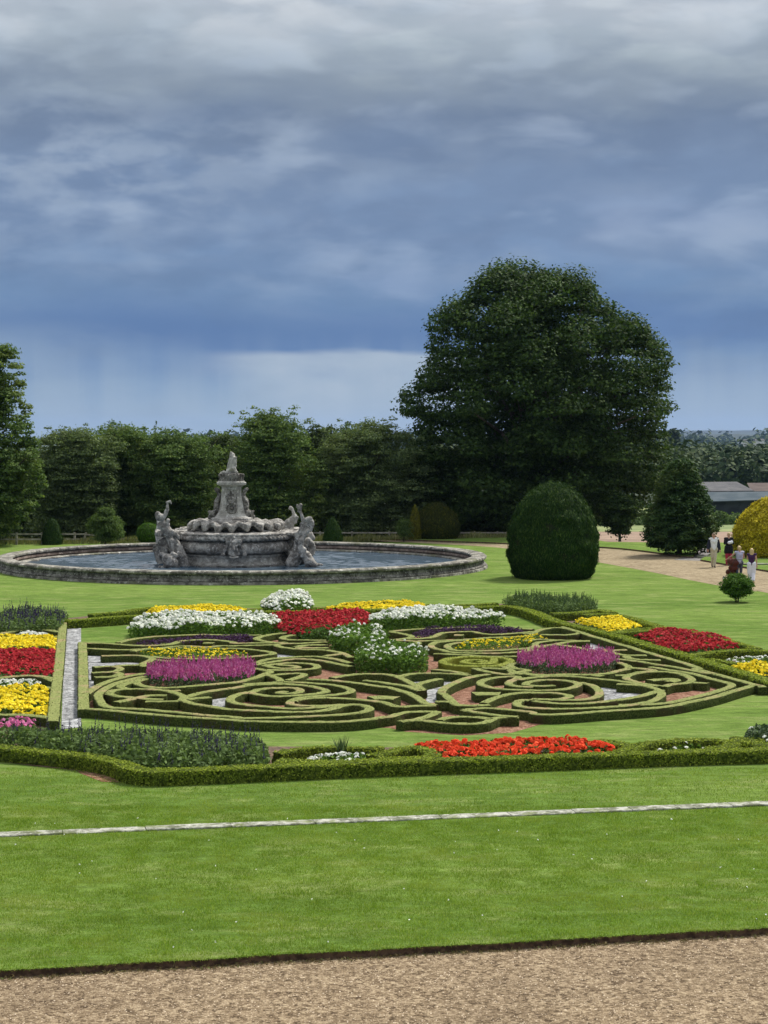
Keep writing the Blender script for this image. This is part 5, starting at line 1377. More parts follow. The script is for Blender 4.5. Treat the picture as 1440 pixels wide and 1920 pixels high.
# ------------------------------------------------------------------ the fountain
FY = 99.5
FX = (441 - 720) * FY / FPX
fo = thing('stone_fountain', 'tall carved stone fountain with tiered shell basin, tower and conch-blowing sea figures', 'fountain', (FX, FY, 0))
def fz(cy, Y=FY):
    return CH - ((820 + cy / 3.6) - HOR) * Y / FPX
def fx(cx, Y=FY):
    return ((240 + cx / 3.6) - 720) * Y / FPX - FX
def pt(cx, cy, dy=0.0):
    return (fx(cx, FY + dy), dy, fz(cy, FY + dy))
# stepped base under the water line, and drum
lathe('base_drum', [(2.75, -0.05), (2.75, 0.26), (2.64, 0.30), (2.56, 0.36), (2.56, 0.54), (2.64, 0.60), (2.68, 0.68), (2.56, 0.72), (2.30, 0.74)], M['stone_pale'], fo, 96)
lathe('base_step', [(2.95, -0.05), (2.97, 0.17), (2.75, 0.19)], M['stone_dark'], fo, 64)
def gad(a, j):
    if 1 <= j <= 5:
        return (1 + 0.032 * abs(math.cos(a * 16)) - 0.02, 0)
    return (1, 0)
lathe('gadrooned_bowl', [(2.30, 0.72), (2.66, 0.74), (2.90, 0.84), (3.0, 1.0), (2.99, 1.16), (2.88, 1.30), (2.72, 1.38)], M['stone'], fo, 288, gad)
lathe('bowl_neck', [(2.72, 1.36), (2.78, 1.40), (2.88, 1.42), (2.86, 1.48)], M['stone_dark'], fo, 96)
# twisted rope moulding
V, F = [], []
n, k = 432, 12
for i in range(n):
    a = 6.28318 * i / n
    for j in range(k):
        b = 6.28318 * j / k
        tw = 1 + 0.24 * math.cos(2 * b + a * 72)
        r_ = 0.125 * tw
        V.append((math.cos(a) * (2.93 + math.cos(b) * r_), math.sin(a) * (2.93 + math.cos(b) * r_), 1.56 + math.sin(b) * r_))
for i in range(n):
    for j in range(k):
        F.append((i * k + j, ((i + 1) % n) * k + j, ((i + 1) % n) * k + (j + 1) % k, i * k + (j + 1) % k))
link('rope_moulding', py_mesh('rope', V, F), M['stone'], fo, smooth=True)
lathe('bowl_rim', [(2.80, 1.60), (3.0, 1.67), (3.02, 1.76), (2.95, 1.82), (2.6, 1.83), (0.6, 1.86)], M['stone'], fo, 96, wjit(3, 0.006))
# projecting piers with rocks behind the figures
for i, (x, y) in enumerate([(-3.35, -0.55), (3.15, -0.55), (-2.6, 2.2), (2.6, 2.2)]):
    a = math.atan2(y, x)
    cs = []
    for q in range(15):
        cs.append(((x + rng.normal() * 0.33, y + rng.normal() * 0.28, rng.uniform(0.1, 1.35)), (x + rng.normal() * 0.33, y + rng.normal() * 0.28, rng.uniform(0.1, 1.5)), rng.uniform(0.2, 0.38), rng.uniform(0.15, 0.3)))
    blob('carved_rock', cs, 0.06, M['stone_dark'], fo, 1, 0.05, 4)
    lathe('pier_slab', [(0.02, 1.62), (0.82, 1.62), (0.86, 1.68), (0.86, 1.78), (0.8, 1.85), (0.02, 1.87)], M['stone'], fo, 28, wjit(5 + i, 0.02), loc=(x * 0.97, y * 0.97, 0))
# scalloped shell dish
V, F = [], []
n = 400
NS = 20
prof = [(1.0, 2.16, 0, 0), (1.55, 2.22, 0, 0.02), (1.95, 2.32, .01, 0.05), (2.2, 2.35, .02, .055), (2.36, 2.31, .035, .05), (2.42, 2.22, .05, 0.03), (2.40, 2.12, .065, 0), (2.37, 1.99, .075, .13), (2.28, 2.02, .05, .12), (2.1, 2.08, .03, .05), (1.7, 1.94, 0, 0), (1.3, 1.88, 0, 0)]
k = len(prof)
for i in range(n):
    a = 6.28318 * i / n
    wv = math.cos(a * NS)
    wv = math.copysign(abs(wv) ** 0.8, wv)
    w3 = 0.04 * math.sin(a * 5 + 1) + 0.05 * mnoise.noise(Vector((math.cos(a) * 6, math.sin(a) * 6, 0)))
    for (r_, z, ar, az_) in prof:
        r2 = r_ * (1 + ar * wv * 0.9 + w3 * 0.4)
        z2 = z - az_ * wv * (1 if z < 2.06 else 1.0) + w3
        V.append((math.cos(a) * r2, math.sin(a) * r2, z2))
for i in range(n):
    for j in range(k - 1):
        F.append((i * k + j, i * k + j + 1, ((i + 1) % n) * k + j + 1, ((i + 1) % n) * k + j))
link('shell_dish', py_mesh('shell', V, F), M['stone'], fo, smooth=True)
lathe('dish_stem', [(1.5, 1.80), (1.75, 1.84), (1.9, 2.0), (1.6, 2.06), (1.2, 2.1), (1.1, 2.3)], M['stone_dark'], fo, 64)
# tower: square tapering shaft with flared foot
def square_loft(name, prof, mat, rz=0.0, parent=None, cham=0.12, loc=(0, 0)):
    V, F = [], []
    k = 8
    for (h, z) in prof:
        c = h * cham
        for (x, y) in ((h, -h + c), (h, h - c), (h - c, h), (-h + c, h), (-h, h - c), (-h, -h + c), (-h + c, -h), (h - c, -h)):
            V.append((loc[0] + x * math.cos(rz) - y * math.sin(rz), loc[1] + x * math.sin(rz) + y * math.cos(rz), z))
    for j in range(len(prof) - 1):
        for i in range(k):
            F.append((j * k + i, j * k + (i + 1) % k, (j + 1) * k + (i + 1) % k, (j + 1) * k + i))
    F += [tuple(range(k))[::-1], tuple(range((len(prof) - 1) * k, len(prof) * k))]
    return link(name, py_mesh(name, V, F), mat, parent)
T0 = fx(698)
RZ = R(6)
square_loft('tower_plinth', [(1.20, 2.0), (1.22, 2.30), (1.18, 2.38), (1.10, 2.42), (1.08, 2.50), (0.98, 2.56)], M['stone'], RZ, fo, 0.25, (T0, 0))
square_loft('tower_shaft', [(0.92, 2.52), (0.80, 2.62), (0.68, 2.80), (0.61, 3.05), (0.55, 3.4), (0.515, 3.75), (0.50, 4.0), (0.50, 4.16)], M['stone_pale'], RZ, fo, 0.16, (T0, 0))
square_loft('cornice', [(0.51, 4.1), (0.56, 4.14), (0.64, 4.19), (0.74, 4.23), (0.75, 4.33), (0.69, 4.35), (0.69, 4.39), (0.6, 4.41)], M['stone_pale'], RZ, fo, 0.1, (T0, 0))
def rk(a, j):
    return (1 + 0.06 * math.cos(a * 22) * (1 if 1 <= j <= 4 else 0) + 0.05 * mnoise.noise(Vector((math.cos(a) * 3, math.sin(a) * 3, j))), 0.03 * mnoise.noise(Vector((math.cos(a) * 4, math.sin(a) * 4, 7))))
lathe('rock_cap', [(0.5, 4.40), (0.60, 4.41), (0.61, 4.52), (0.63, 4.64), (0.645, 4.72), (0.63, 4.78), (0.4, 4.79), (0.02, 4.79)], M['stone_dark'], fo, 176, rk, loc=(T0, 0, 0))
# raised panel frame and shell ornament on the tower's front
def bar(bm, x0, x1, y, z0, z1, d, tilt=0):
    v = [bm.verts.new(p) for p in ((x0, y - d, z0), (x1, y - d, z0), (x1, y - d + tilt, z1), (x0, y - d + tilt, z1), (x0, y + 0.05, z0), (x1, y + 0.05, z0), (x1, y + 0.05 + tilt, z1), (x0, y + 0.05 + tilt, z1))]
    for f in ((0, 1, 2, 3), (5, 4, 7, 6), (0, 4, 5, 1), (3, 2, 6, 7), (1, 5, 6, 2), (4, 0, 3, 7)):
        bm.faces.new([v[i] for i in f])
bm = bmesh.new()
for x0, x1, z0, z1 in ((-0.34, -0.28, 3.15, 3.98), (0.28, 0.34, 3.15, 3.98), (-0.34, 0.34, 3.98, 4.04), (-0.03, 0.03, 3.65, 3.98)):
    bar(bm, T0 + x0, T0 + x1, -0.60 + (z0 - 3.2) * 0.09, z0, z1, 0.035, (z1 - z0) * 0.07)
bmesh.ops.rotate(bm, verts=bm.verts, cent=(T0, 0, 0), matrix=Matrix.Rotation(RZ, 3, 'Z'))
bm_link('panel_frame', bm, M['stone_pale'], fo)
cs = []
for i in range(20):
    a = 6.28318 * i / 20
    cs.append(((T0 + 0.07 + math.cos(a) * 0.24, -0.72, 3.04 + math.sin(a) * 0.26), (T0 + 0.07 + math.cos(a + .25) * 0.24, -0.74, 3.04 + math.sin(a + .25) * 0.26), 0.055 if i % 2 else 0.075, 0.05))
for i in range(-2, 3):
    cs.append(((T0 + 0.05 + i * 0.04, -0.70, 3.30), (T0 + 0.02 + i * 0.12, -0.62, 3.85 - abs(i) * 0.13), 0.035, 0.06))
cs.append(((T0 + 0.07, -0.68, 3.04), (T0 + 0.07, -0.72, 3.04), 0.12, 0.10))
blob('shell_wreath', cs, 0.022, M['stone_dark'], fo, 1)
# side scrolls, masks and sea creatures climbing the tower
for sx in (-1, 1):
    for dy in (-0.35, 0.35):
        c = [((T0 + sx * 0.70, dy, 4.02), (T0 + sx * 0.78, dy, 4.08), 0.13, 0.10), ((T0 + sx * 0.66, dy, 3.92), (T0 + sx * 0.60, dy, 3.8), 0.1, 0.1),
             ((T0 + sx * 0.62, dy, 3.75), (T0 + sx * 0.74, dy, 3.52), 0.1, 0.15), ((T0 + sx * 0.76, dy, 3.45), (T0 + sx * 0.78, dy, 3.22), 0.16, 0.12),
             ((T0 + sx * 0.72, dy, 3.2), (T0 + sx * 0.80, dy, 3.05), 0.13, 0.15), ((T0 + sx * 0.92, dy - .1, 3.0), (T0 + sx * 1.02, dy - .1, 2.95), 0.16, 0.14),
             ((T0 + sx * 1.04, dy - .1, 2.98), (T0 + sx * 1.12, dy - .15, 3.06), 0.10, 0.07), ((T0 + sx * 0.9, dy, 2.82), (T0 + sx * 1.1, dy, 2.80), 0.13, 0.12), ((T0 + sx * 0.85, dy - .2, 2.9), (T0 + sx * 0.80, dy - .2, 3.1), 0.08, 0.05)]
        c = [((p[0], p[1], p[2] - .10 - (4.1 - p[2]) * .12), (q[0], q[1], q[2] - .10 - (4.1 - q[2]) * .12), a_ * .92, b_ * .92) for p, q, a_, b_ in c]
        blob('tower_scroll', c, 0.026, M['stone_dark'], fo, 1, 0.018, 8)
# broken draped figure on top
c = [((T0 - .13, 0, 4.86), (T0 - .05, 0, 5.2), .17, .15), ((T0 + .13, 0, 4.86), (T0 + .10, 0, 5.25), .13, .15), ((T0 - .02, 0, 5.1), (T0 + .05, 0, 5.5), .23, .20),
     ((T0 + .06, -.02, 5.5), (T0 + .04, 0, 5.72), .20, .15), ((T0 + .02, 0, 5.78), (T0 + .0, 0, 5.84), .11, .09), ((T0 + .22, -.12, 5.62), (T0 + .24, -.15, 5.15), .06, .05),
     ((T0 + .16, -.2, 5.05), (T0 + .30, -.28, 4.84), .10, .07), ((T0 - .15, -.15, 4.98), (T0 - .24, -.2, 4.84), .08, .08), ((T0 - .05, -.17, 5.45), (T0 + .1, -.18, 5.05), .04, .05)]
blob('draped_statue', c, 0.024, M['stone_pale'], fo, 1, 0.016, 8)
blob('stone_stump', [((T0 - .52, -.05, 4.81), (T0 - .38, -.1, 4.86), .08, .09), ((T0 - .3, -.1, 4.80), (T0 - .28, -.1, 4.85), .07, .05)], 0.024, M['stone_pale'], fo, 1)
# grotesque mask with scrolls on the front of the bowl
yf = -3.0
c = []
for sx in (-1, 1):
    X0 = fx(745)
    c += [((X0 + sx * .10, yf, 1.50), (X0 + sx * .30, yf, 1.47), .09, .12), ((X0 + sx * .34, yf - .05, 1.42), (X0 + sx * .36, yf - .05, 1.36), .09, .07),
          ((X0 + sx * .30, yf, 1.32), (X0 + sx * .44, yf - .02, 1.05), .08, .09), ((X0 + sx * .46, yf - .02, 1.0), (X0 + sx * .56, yf + .02, .82), .09, .07), ((X0 + sx * .58, yf, .80), (X0 + sx * .52, yf - .04, .76), .08, .09),
          ((X0 + sx * .12, yf - .16, 1.2), (X0 + sx * .18, yf - .12, 1.24), .07, .06), ((X0 + sx * .14, yf - .08, 1.0), (X0 + sx * .22, yf - .05, .8), .12, .08), ((X0 + sx * .05, yf - .1, .72), (X0 + sx * .22, yf - .08, .76), .06, .05)]
c += [((X0, yf - .02, 1.35), (X0, yf - .02, 1.0), .2, .2), ((X0, yf - .2, 1.2), (X0, yf - .28, 1.05), .05, .08), ((X0, yf - .12, .95), (X0, yf - .1, .74), .1, .12), ((X0, yf, 1.55), (X0, yf - .05, 1.62), .1, .07)]
blob('grotesque_mask', c, 0.028, M['stone'], fo, 1, 0.012, 9)
blob('mask_lip', [((X0 - .2, yf - .22, .66), (X0 - .05, yf - .25, .61), .05, .06), ((X0 - .05, yf - .25, .61), (X0 + .2, yf - .22, .66), .06, .05)], 0.025, M['stone_pale'], fo, 1)
# figures: torsos rising from coiled fish tails, arms lifting conches
def fig(name, caps, mat='stone', disp=0.03):
    cs = []
    for (a, b, r0, r1, *rest) in caps:
        d0 = rest[0] if rest else -2.0
        d1 = rest[1] if len(rest) > 1 else d0
        cs.append((pt(a[0], a[1], d0), pt(b[0], b[1], d1), r0, r1))
    return blob(name, cs, 0.026, M[mat], fo, 1, disp * 0.6, 6)
fig('sea_figure', [((370, 860), (350, 810), .34, .36), ((350, 810), (330, 745), .38, .30), ((325, 745), (300, 700), .32, .27), ((300, 700), (272, 645), .28, .25, -2.2), ((272, 645), (238, 598), .27, .24, -2.3),
    ((215, 590), (262, 590), .15, .15, -2.35), ((240, 590), (232, 560), .12, .12, -2.35), ((228, 540), (205, 535), .19, .18, -2.4), ((205, 548), (200, 520), .13, .15, -2.4),
    ((258, 585), (268, 560), .12, .10, -2.4), ((250, 520), (262, 492), .10, .11, -2.45), ((262, 492), (266, 450), .09, .065, -2.5), ((240, 545), (252, 520), .09, .1, -2.45),
    ((262, 440), (282, 432), .07, .06, -2.5), ((286, 436), (292, 450), .035, .03, -2.5),
    ((300, 640), (332, 668), .13, .11, -2.4), ((320, 650), (340, 685), .11, .08, -2.4),
    ((292, 700), (292, 765), .16, .12, -2.6), ((292, 765), (300, 790), .12, .09, -2.6), ((330, 860), (395, 875), .22, .15, -2.1)])
fig('dolphin', [((300, 850), (262, 820), .30, .28, -2.75), ((262, 820), (262, 850), .26, .22, -2.85), ((300, 790), (322, 800), .13, .12, -2.7), ((250, 868), (225, 882), .12, .07, -2.9), ((270, 870), (290, 885), .12, .10, -2.85), ((225, 790), (250, 800), .12, .14, -2.6), ((210, 878), (340, 885), .09, .10, -2.7), ((340, 780), (360, 800), .1, .1, -2.6)], 'stone')
fig('sea_figure', [((1110, 845), (1140, 800), .36, .36), ((1140, 800), (1150, 740), .34, .28), ((1150, 740), (1155, 690), .28, .24), ((1160, 690), (1180, 640), .26, .25, -2.2), ((1180, 640), (1200, 590), .26, .24, -2.3),
    ((1175, 588), (1228, 590), .13, .14, -2.35), ((1222, 560), (1236, 575), .19, .16, -2.4), ((1240, 590), (1232, 625), .14, .10, -2.4), ((1228, 550), (1205, 555), .13, .12, -2.45),
    ((1185, 580), (1175, 535), .11, .09, -2.4), ((1175, 535), (1160, 490), .085, .065, -2.45), ((1155, 478), (1165, 458), .10, .10, -2.5), ((1140, 470), (1142, 456), .06, .05, -2.5), ((1165, 480), (1150, 500), .08, .07, -2.45),
    ((1215, 630), (1185, 670), .11, .09, -2.5), ((1185, 670), (1175, 695), .085, .07, -2.5), ((1135, 650), (1135, 680), .1, .1, -2.3),
    ((1165, 700), (1160, 770), .17, .12, -2.6), ((1185, 760), (1175, 800), .15, .11, -2.6)])
fig('dolphin', [((1200, 800), (1225, 840), .26, .28, -2.4), ((1225, 840), (1255, 860), .26, .18, -2.5), ((1255, 862), (1310, 862), .12, .06, -2.4), ((1215, 700), (1240, 720), .2, .15, -1.8), ((1230, 660), (1245, 680), .18, .14, -1.6), ((1245, 740), (1240, 780), .15, .17, -1.8), ((1205, 870), (1260, 880), .1, .08, -2.3)], 'stone')
fig('sea_figure', [((1075, 640), (1085, 600), .30, .28, 2.4), ((1085, 600), (1105, 560), .28, .2, 2.3), ((1060, 590), (1085, 570), .15, .17, 2.2), ((1110, 560), (1122, 530), .17, .14, 2.2), ((1122, 535), (1112, 495), .09, .08, 2.2), ((1098, 478), (1108, 485), .12, .09, 2.2), ((1130, 570), (1140, 540), .1, .08, 2.3), ((1100, 700), (1085, 640), .3, .3, 2.4)], 'stone_pale')
fig('sea_figure', [((215, 640), (222, 600), .26, .24, 2.4), ((222, 600), (215, 560), .24, .18, 2.3), ((215, 545), (205, 530), .15, .14, 2.3), ((220, 700), (215, 640), .3, .28, 2.4)], 'stone_pale')
# volutes beside the bowl
for cx, dy in ((470, -1.6), (960, -1.6)):
    s_ = 1 if cx > 735 else -1
    fig('rim_volute', [((cx, 655), (cx - s_ * 70, 648), .16, .2, dy), ((cx - s_ * 70, 648), (cx - s_ * 110, 645), .2, .15, dy)], 'stone_dark')
# moss and water plants at the figures' feet
# ------------------------------------------------------------------ fence
M['rail'] = noise_mat('weathered_rail', (0.22, 0.20, 0.16), (0.36, 0.34, 0.29), 3, bdist=0.01)
fence = thing('post_and_rail_fence', 'weathered low post-and-rail fence running behind the pool', 'fence', (0, 0, 0))
fl = [(-60, 118.4), (30, 118.6), (78, 119.0), (139, 120.0), (155, 120.0), (270, 120.5), (360, 122), (500, 124), (600, 126), (660, 126.5), (730, 127), (780, 127.5), (855, 128), (890, 128), (933, 128), (990, 128.5)]
fp = []
for px, Y in fl:
    x = (px - 720) * Y / FPX
    zt = {True: CH - (1001.5 - HOR) * Y / FPX, False: CH - (999.0 - HOR) * Y / FPX}[px < 400]
    fp.append((x, Y, zt))
for i, (x, Y, zt) in enumerate(fp):
    bm = bmesh.new()
    ln = 0.25 if 4 == i else 0.0
    v = bmesh.ops.create_cube(bm, size=1.0)['verts']
    for q in v:
        q.co = Vector((q.co.x * 0.11, q.co.y * 0.09, q.co.z * (zt + 0.1 + 1.0) + (zt + 0.1 - 1.0) / 2 + 0.0))
        q.co.x += (q.co.z) * ln
    bmesh.ops.translate(bm, verts=bm.verts, vec=(x, Y, 0))
    bm_link('post', bm, M['rail'], fence)
for i in range(len(fp) - 1):
    if i in (4, 5):
        pass
    for h, dz in enumerate((0.0, -0.32)):
        a = Vector(fp[i]) + Vector((0, -0.06, dz)); b = Vector(fp[i + 1]) + Vector((0, -0.06, dz + (-0.45 if i == 4 and h == 0 else 0)))
        bm = bmesh.new()
        d = (b - a).normalized()
        vs = []
        for p in (a, b):
            for yy, zz in ((-.02, -.045), (.02, -.045), (.02, .045), (-.02, .045)):
                vs.append(bm.verts.new(p + Vector((0, yy, zz))))
        for q in range(4):
            bm.faces.new((vs[q], vs[(q + 1) % 4], vs[4 + (q + 1) % 4], vs[4 + q]))
        bm.faces.new(vs[:4][::-1]); bm.faces.new(vs[4:])
        bm_link('rail', bm, M['rail'], fence)
# rough grass along the fence
n = 9000
x = rng.uniform(-30, 10, n); y = np.interp(x, [-30, -10, 10], [118.5, 121, 126.5]) + rng.uniform(-0.8, 0.8, n)
C_ = np.stack([x, y, rng.uniform(0, 0.35, n) * (0.6 + 0.5 * np.sin(x * 1.3) ** 2)], 1)
M['seed'] = leaf_mat('seeding_grass', (0.10, 0.13, 0.04), (0.20, 0.20, 0.08), (0.32, 0.29, 0.15), trans=0.2)
tag(leaves('long_grass', C_, np.stack([rng.normal(size=n), -np.ones(n), rng.normal(size=n) * .2], 1), 0.32, M['seed'], aspect=0.12, updir=(0.1, 0, 1)), 'uncut seeding grass along the foot of the fence', 'grass', None, 'stuff')

# ------------------------------------------------------------------ farm buildings in the valley
M['roof_grey'] = noise_mat('grey_sheet_roof', (0.10, 0.10, 0.105), (0.13, 0.13, 0.135), 0.4, (0.08, 0.08, 0.085), bstr=0.1, spec=0.03)
M['roof_blue'] = noise_mat('blue_grey_sheet_roof', (0.06, 0.08, 0.095), (0.085, 0.105, 0.12), 0.3, bstr=0.1, spec=0.03)
M['roof_red'] = noise_mat('red_brown_tiles', (0.06, 0.04, 0.035), (0.085, 0.06, 0.05), 0.5, bstr=0.2)
M['cladding'] = noise_mat('dark_cladding', (0.03, 0.036, 0.042), (0.045, 0.052, 0.058), 0.5, bstr=0.1, spec=0.03)
M['skylight'] = noise_mat('pale_rooflight', (0.28, 0.30, 0.26), (0.34, 0.36, 0.31), 1, bstr=0.05)
def q8(x, y, Y):
    return A(1140 + x / 4.8, 850 + y / 4.8, Y)
def quad_part(name, pts, mat, parent, thick=0.15):
    bm = bmesh.new()
    o = Vector(parent.location)
    v = [bm.verts.new(Vector(p) - o) for p in pts]
    f = bm.faces.new(v)
    r_ = bmesh.ops.extrude_face_region(bm, geom=[f])
    nv_ = [e for e in r_['geom'] if isinstance(e, bmesh.types.BMVert)]
    bmesh.ops.translate(bm, verts=nv_, vec=(0, 0, -thick))
    bmesh.ops.recalc_face_normals(bm, faces=bm.faces)
    return bm_link(name, bm, mat, parent)
b0 = q8(905, 530, 350)
barn = thing('barn', 'long dark-clad farm barn with a grey roof above a blue-grey lean-to roof', 'barn', tuple(b0))
YF, YM, YB = 350.0, 362.0, 384.0
eL, eR = q8(760, 436, YF), q8(1700, 408, YF)
mL, mR = q8(760, 350, YM), q8(1700, 340, YM)
lt = quad_part('lean_to_roof', [eL, eR, mR, mL], M['roof_blue'], barn)
for a_, b_ in (((975, 376), (1055, 414)), ((1140, 370), (1228, 408)), ((1268, 366), (1350, 402)), ((840, 380), (905, 420))):
    def onroof(x, y):
        t_ = (y - 350) / 80.0
        Yq = YM + (YF - YM) * min(1, max(0, t_))
        p = q8(x, y, Yq); p[2] += 0.10
        return p
    quad_part('rooflight', [onroof(a_[0] - 6, a_[1]), onroof(a_[0] + 20, a_[1]), onroof(b_[0] + 12, b_[1]), onroof(b_[0] - 18, b_[1])], M['skylight'], lt, 0.04).location = (0, 0, 0)
rg_, rr_ = q8(700, 258, YB - 8), q8(1160, 255, YB - 8)
quad_part('main_roof', [mL + (0, 0.3, .15), q8(1318, 341, YM) + (0, .3, .1), rr_, rg_], M['roof_grey'], barn)
w0, w1 = eL + (0, .8, -.1), eR + (0, .8, -.1)
bm = bmesh.new()
o_ = Vector(b0)
zb = -11.0
loop = [Vector(w0), Vector(w1), Vector((w1[0], YB, w1[2])), Vector((w0[0], YB, w0[2]))]
vt = [bm.verts.new(p - o_) for p in loop]; vb = [bm.verts.new(Vector((p.x, p.y, zb)) - o_) for p in loop]
for i in range(4):
    bm.faces.new((vb[i], vb[(i + 1) % 4], vt[(i + 1) % 4], vt[i]))
bm_link('wall', bm, M['cladding'], barn)
b1 = q8(1400, 345, 395)
br2 = thing('farm_building', 'red-brown tiled farm building standing behind the barn at the right edge', 'building', tuple(b1))
quad_part('roof', [q8(1290, 340, 392), q8(1700, 340, 392), q8(1700, 264, 404), q8(1250, 266, 404)], M['roof_red'], br2)
bm = bmesh.new()
o_ = Vector(b1)
a_, b_ = Vector(q8(1300, 338, 393)), Vector(q8(1690, 338, 393))
loop = [a_, b_, Vector((b_.x, 414, b_.z)), Vector((a_.x, 414, a_.z))]
vt = [bm.verts.new(p - o_) for p in loop]; vb = [bm.verts.new(Vector((p.x, p.y, zb)) - o_) for p in loop]
for i in range(4):
    bm.faces.new((vb[i], vb[(i + 1) % 4], vt[(i + 1) % 4], vt[i]))
bm_link('wall', bm, M['cladding'], br2)
# white houses far off
M['render'] = noise_mat('white_render', (0.7, 0.7, 0.68), (0.8, 0.8, 0.78), 0.2)
def house(px, py, Y, w_, h_, label, rmat='roof_grey'):
    b = A(px, py, Y)
    t_ = thing('distant_house', label, 'house', tuple(b), 0, 'white houses in the far distance')
    bm = bmesh.new(); bmesh.ops.create_cube(bm, size=1.0)
    for v in bm.verts: v.co = Vector((v.co.x * w_, v.co.y * 9, v.co.z * (h_ + 6) + h_ / 2 - 3))
    bm_link('wall', bm, M['render'], t_)
    bm = bmesh.new()
    v = [bm.verts.new(p) for p in ((-w_ / 2 - .4, -5, h_), (w_ / 2 + .4, -5, h_), (w_ / 2 + .4, 5, h_), (-w_ / 2 - .4, 5, h_), (-w_ / 2, 0, h_ * 1.5), (w_ / 2, 0, h_ * 1.5))]
    for f in ((0, 1, 5, 4), (2, 3, 4, 5), (0, 4, 3), (1, 2, 5), (3, 2, 1, 0)):
        bm.faces.new([v[i] for i in f])
    bm_link('roof', bm, M[rmat], t_)
house(1423, 832, 1500, 7, 2.6, 'long white building among distant trees at the far right')
house(1396, 830, 1550, 4, 1.8, 'tiny white building among distant trees, left of the longer one')

# ------------------------------------------------------------------ far woods and hills
def wood(name, label, spots, csize, lsize, per, mat, zf=None):
    C_, N_ = [], []
    for (x, y, z, r_) in spots:
        n = int(per)
        d = rng.normal(size=(n, 3)); d /= np.linalg.norm(d, axis=1, keepdims=True)
        d[:, 2] = np.abs(d[:, 2])
        lob = 1 + 0.22 * np.sin(d[:, 0] * 6 + x) * np.cos(d[:, 1] * 5 + y) + 0.15 * np.sin(d[:, 2] * 9 + x)
        C_.append(np.array([x, y, z]) + d * np.array([1, 1, 1.15]) * r_ * lob[:, None] * rng.uniform(0.8, 1.0, (n, 1)))
        N_.append(d + rng.normal(size=(n, 3)) * 0.35)
    o = leaves(name, np.concatenate(C_), np.concatenate(N_), lsize, M[mat], aspect=0.75)
    return tag(o, label, 'wood', None, 'stuff')
sp = []
for i in range(420):
    Y = rng.uniform(430, 760)
    x = rng.uniform(0.02, 0.42) * Y
    r_ = rng.uniform(5, 9)
    sp.append((x, Y, terrain_z(Y) + rng.uniform(2, 5) + (Y - 430) * 0.010, r_))
wood('near_wood', 'dense green wood on the slope beyond the barn', sp, 7, 1.5, 260, 'far_wood')
sp = []
for i in range(500):
    Y = rng.uniform(1000, 2300)
    x = rng.uniform(-0.12, 0.4) * Y
    r_ = rng.uniform(7, 15)
    sp.append((x, Y, terrain_z(Y) + rng.uniform(-3, 2), r_))
wood('distant_wood', 'blue-green woodland spread over the plain far beyond the barn', sp, 12, 4.0, 90, 'far_wood')
sp = []
for i in range(520):
    Y = rng.uniform(2600, 5000)
    x = rng.uniform(-0.14, 0.42) * Y
    sp.append((x, Y, terrain_z(Y) + rng.uniform(-4, 4) + (Y - 2600) * 0.002, rng.uniform(12, 26)))
wood('far_wood', 'hazy blue woods and hedgerows at the furthest edge of the plain', sp, 20, 9.0, 60, 'far_wood')
# conspicuous single trees standing above the wood
for i, (cx, Y, ty, w_, lb) in enumerate([(1400, 420, 872, 13, 'pale green tree standing in front of the wood, above the barn roof'), (1262, 900, 806, 12, 'dark tree on the skyline right of the huge tree')]):
    tree_px(lb, Y, cx, 905 if i == 0 else 850, [(ty, cx - w_ * .3, cx + w_ * .3), (ty + 10, cx - w_ * .9, cx + w_ * .9), (ty + 30, cx - w_, cx + w_)], 'far_wood', nclump=50, crad=1.2 if i == 0 else 2, lsize=0.9 if i == 0 else 1.8, lper=60, trunk_r=0.3, seed=120 + i, name='field_tree')
def ridge(name, Y, prof, col_, depth=1500):
    xs_ = [(px - 720) * Y / FPX for px, _ in prof]
    X = np.linspace(xs_[0], xs_[-1], 420)
    T = np.interp(X, xs_, [CH - (py - HOR) * Y / FPX for _, py in prof])
    T = T + np.array([2.2 * mnoise.noise(Vector((q * 0.004, 0, Y))) + 1.6 * mnoise.noise(Vector((q * 0.02, 5, Y))) for q in X]) * Y / 7000
    V = []
    for q, t_ in zip(X, T):
        V += [(q, Y - depth, -24), (q, Y - depth * .4, -24 + (t_ + 24) * 0.6), (q, Y, t_), (q, Y + depth, -24)]
    F = [(i * 4 + j, i * 4 + 4 + j, i * 4 + 5 + j, i * 4 + 1 + j) for i in range(len(X) - 1) for j in range(3)]
    o = link(name, py_mesh(name, V, F), col_, smooth=True)
    o['kind'] = 'structure'
M['hill'] = noise_mat('distant_hill', (0.012, 0.024, 0.018), (0.02, 0.034, 0.022), 0.004, bstr=0.0)
ridge('hills', 9500, [(-3000, 812), (-500, 820), (60, 821), (180, 823), (310, 817), (360, 814.5), (400, 816), (450, 822), (700, 820), (1000, 812), (1270, 808), (1330, 806), (1440, 808), (2200, 812), (4000, 814)], M['hill'])
ridge('near_hills', 5600, [(-3000, 826), (300, 828), (800, 826), (1200, 820), (1290, 815), (1370, 814), (1440, 816), (2400, 818), (4000, 822)], M['hill'], 700)

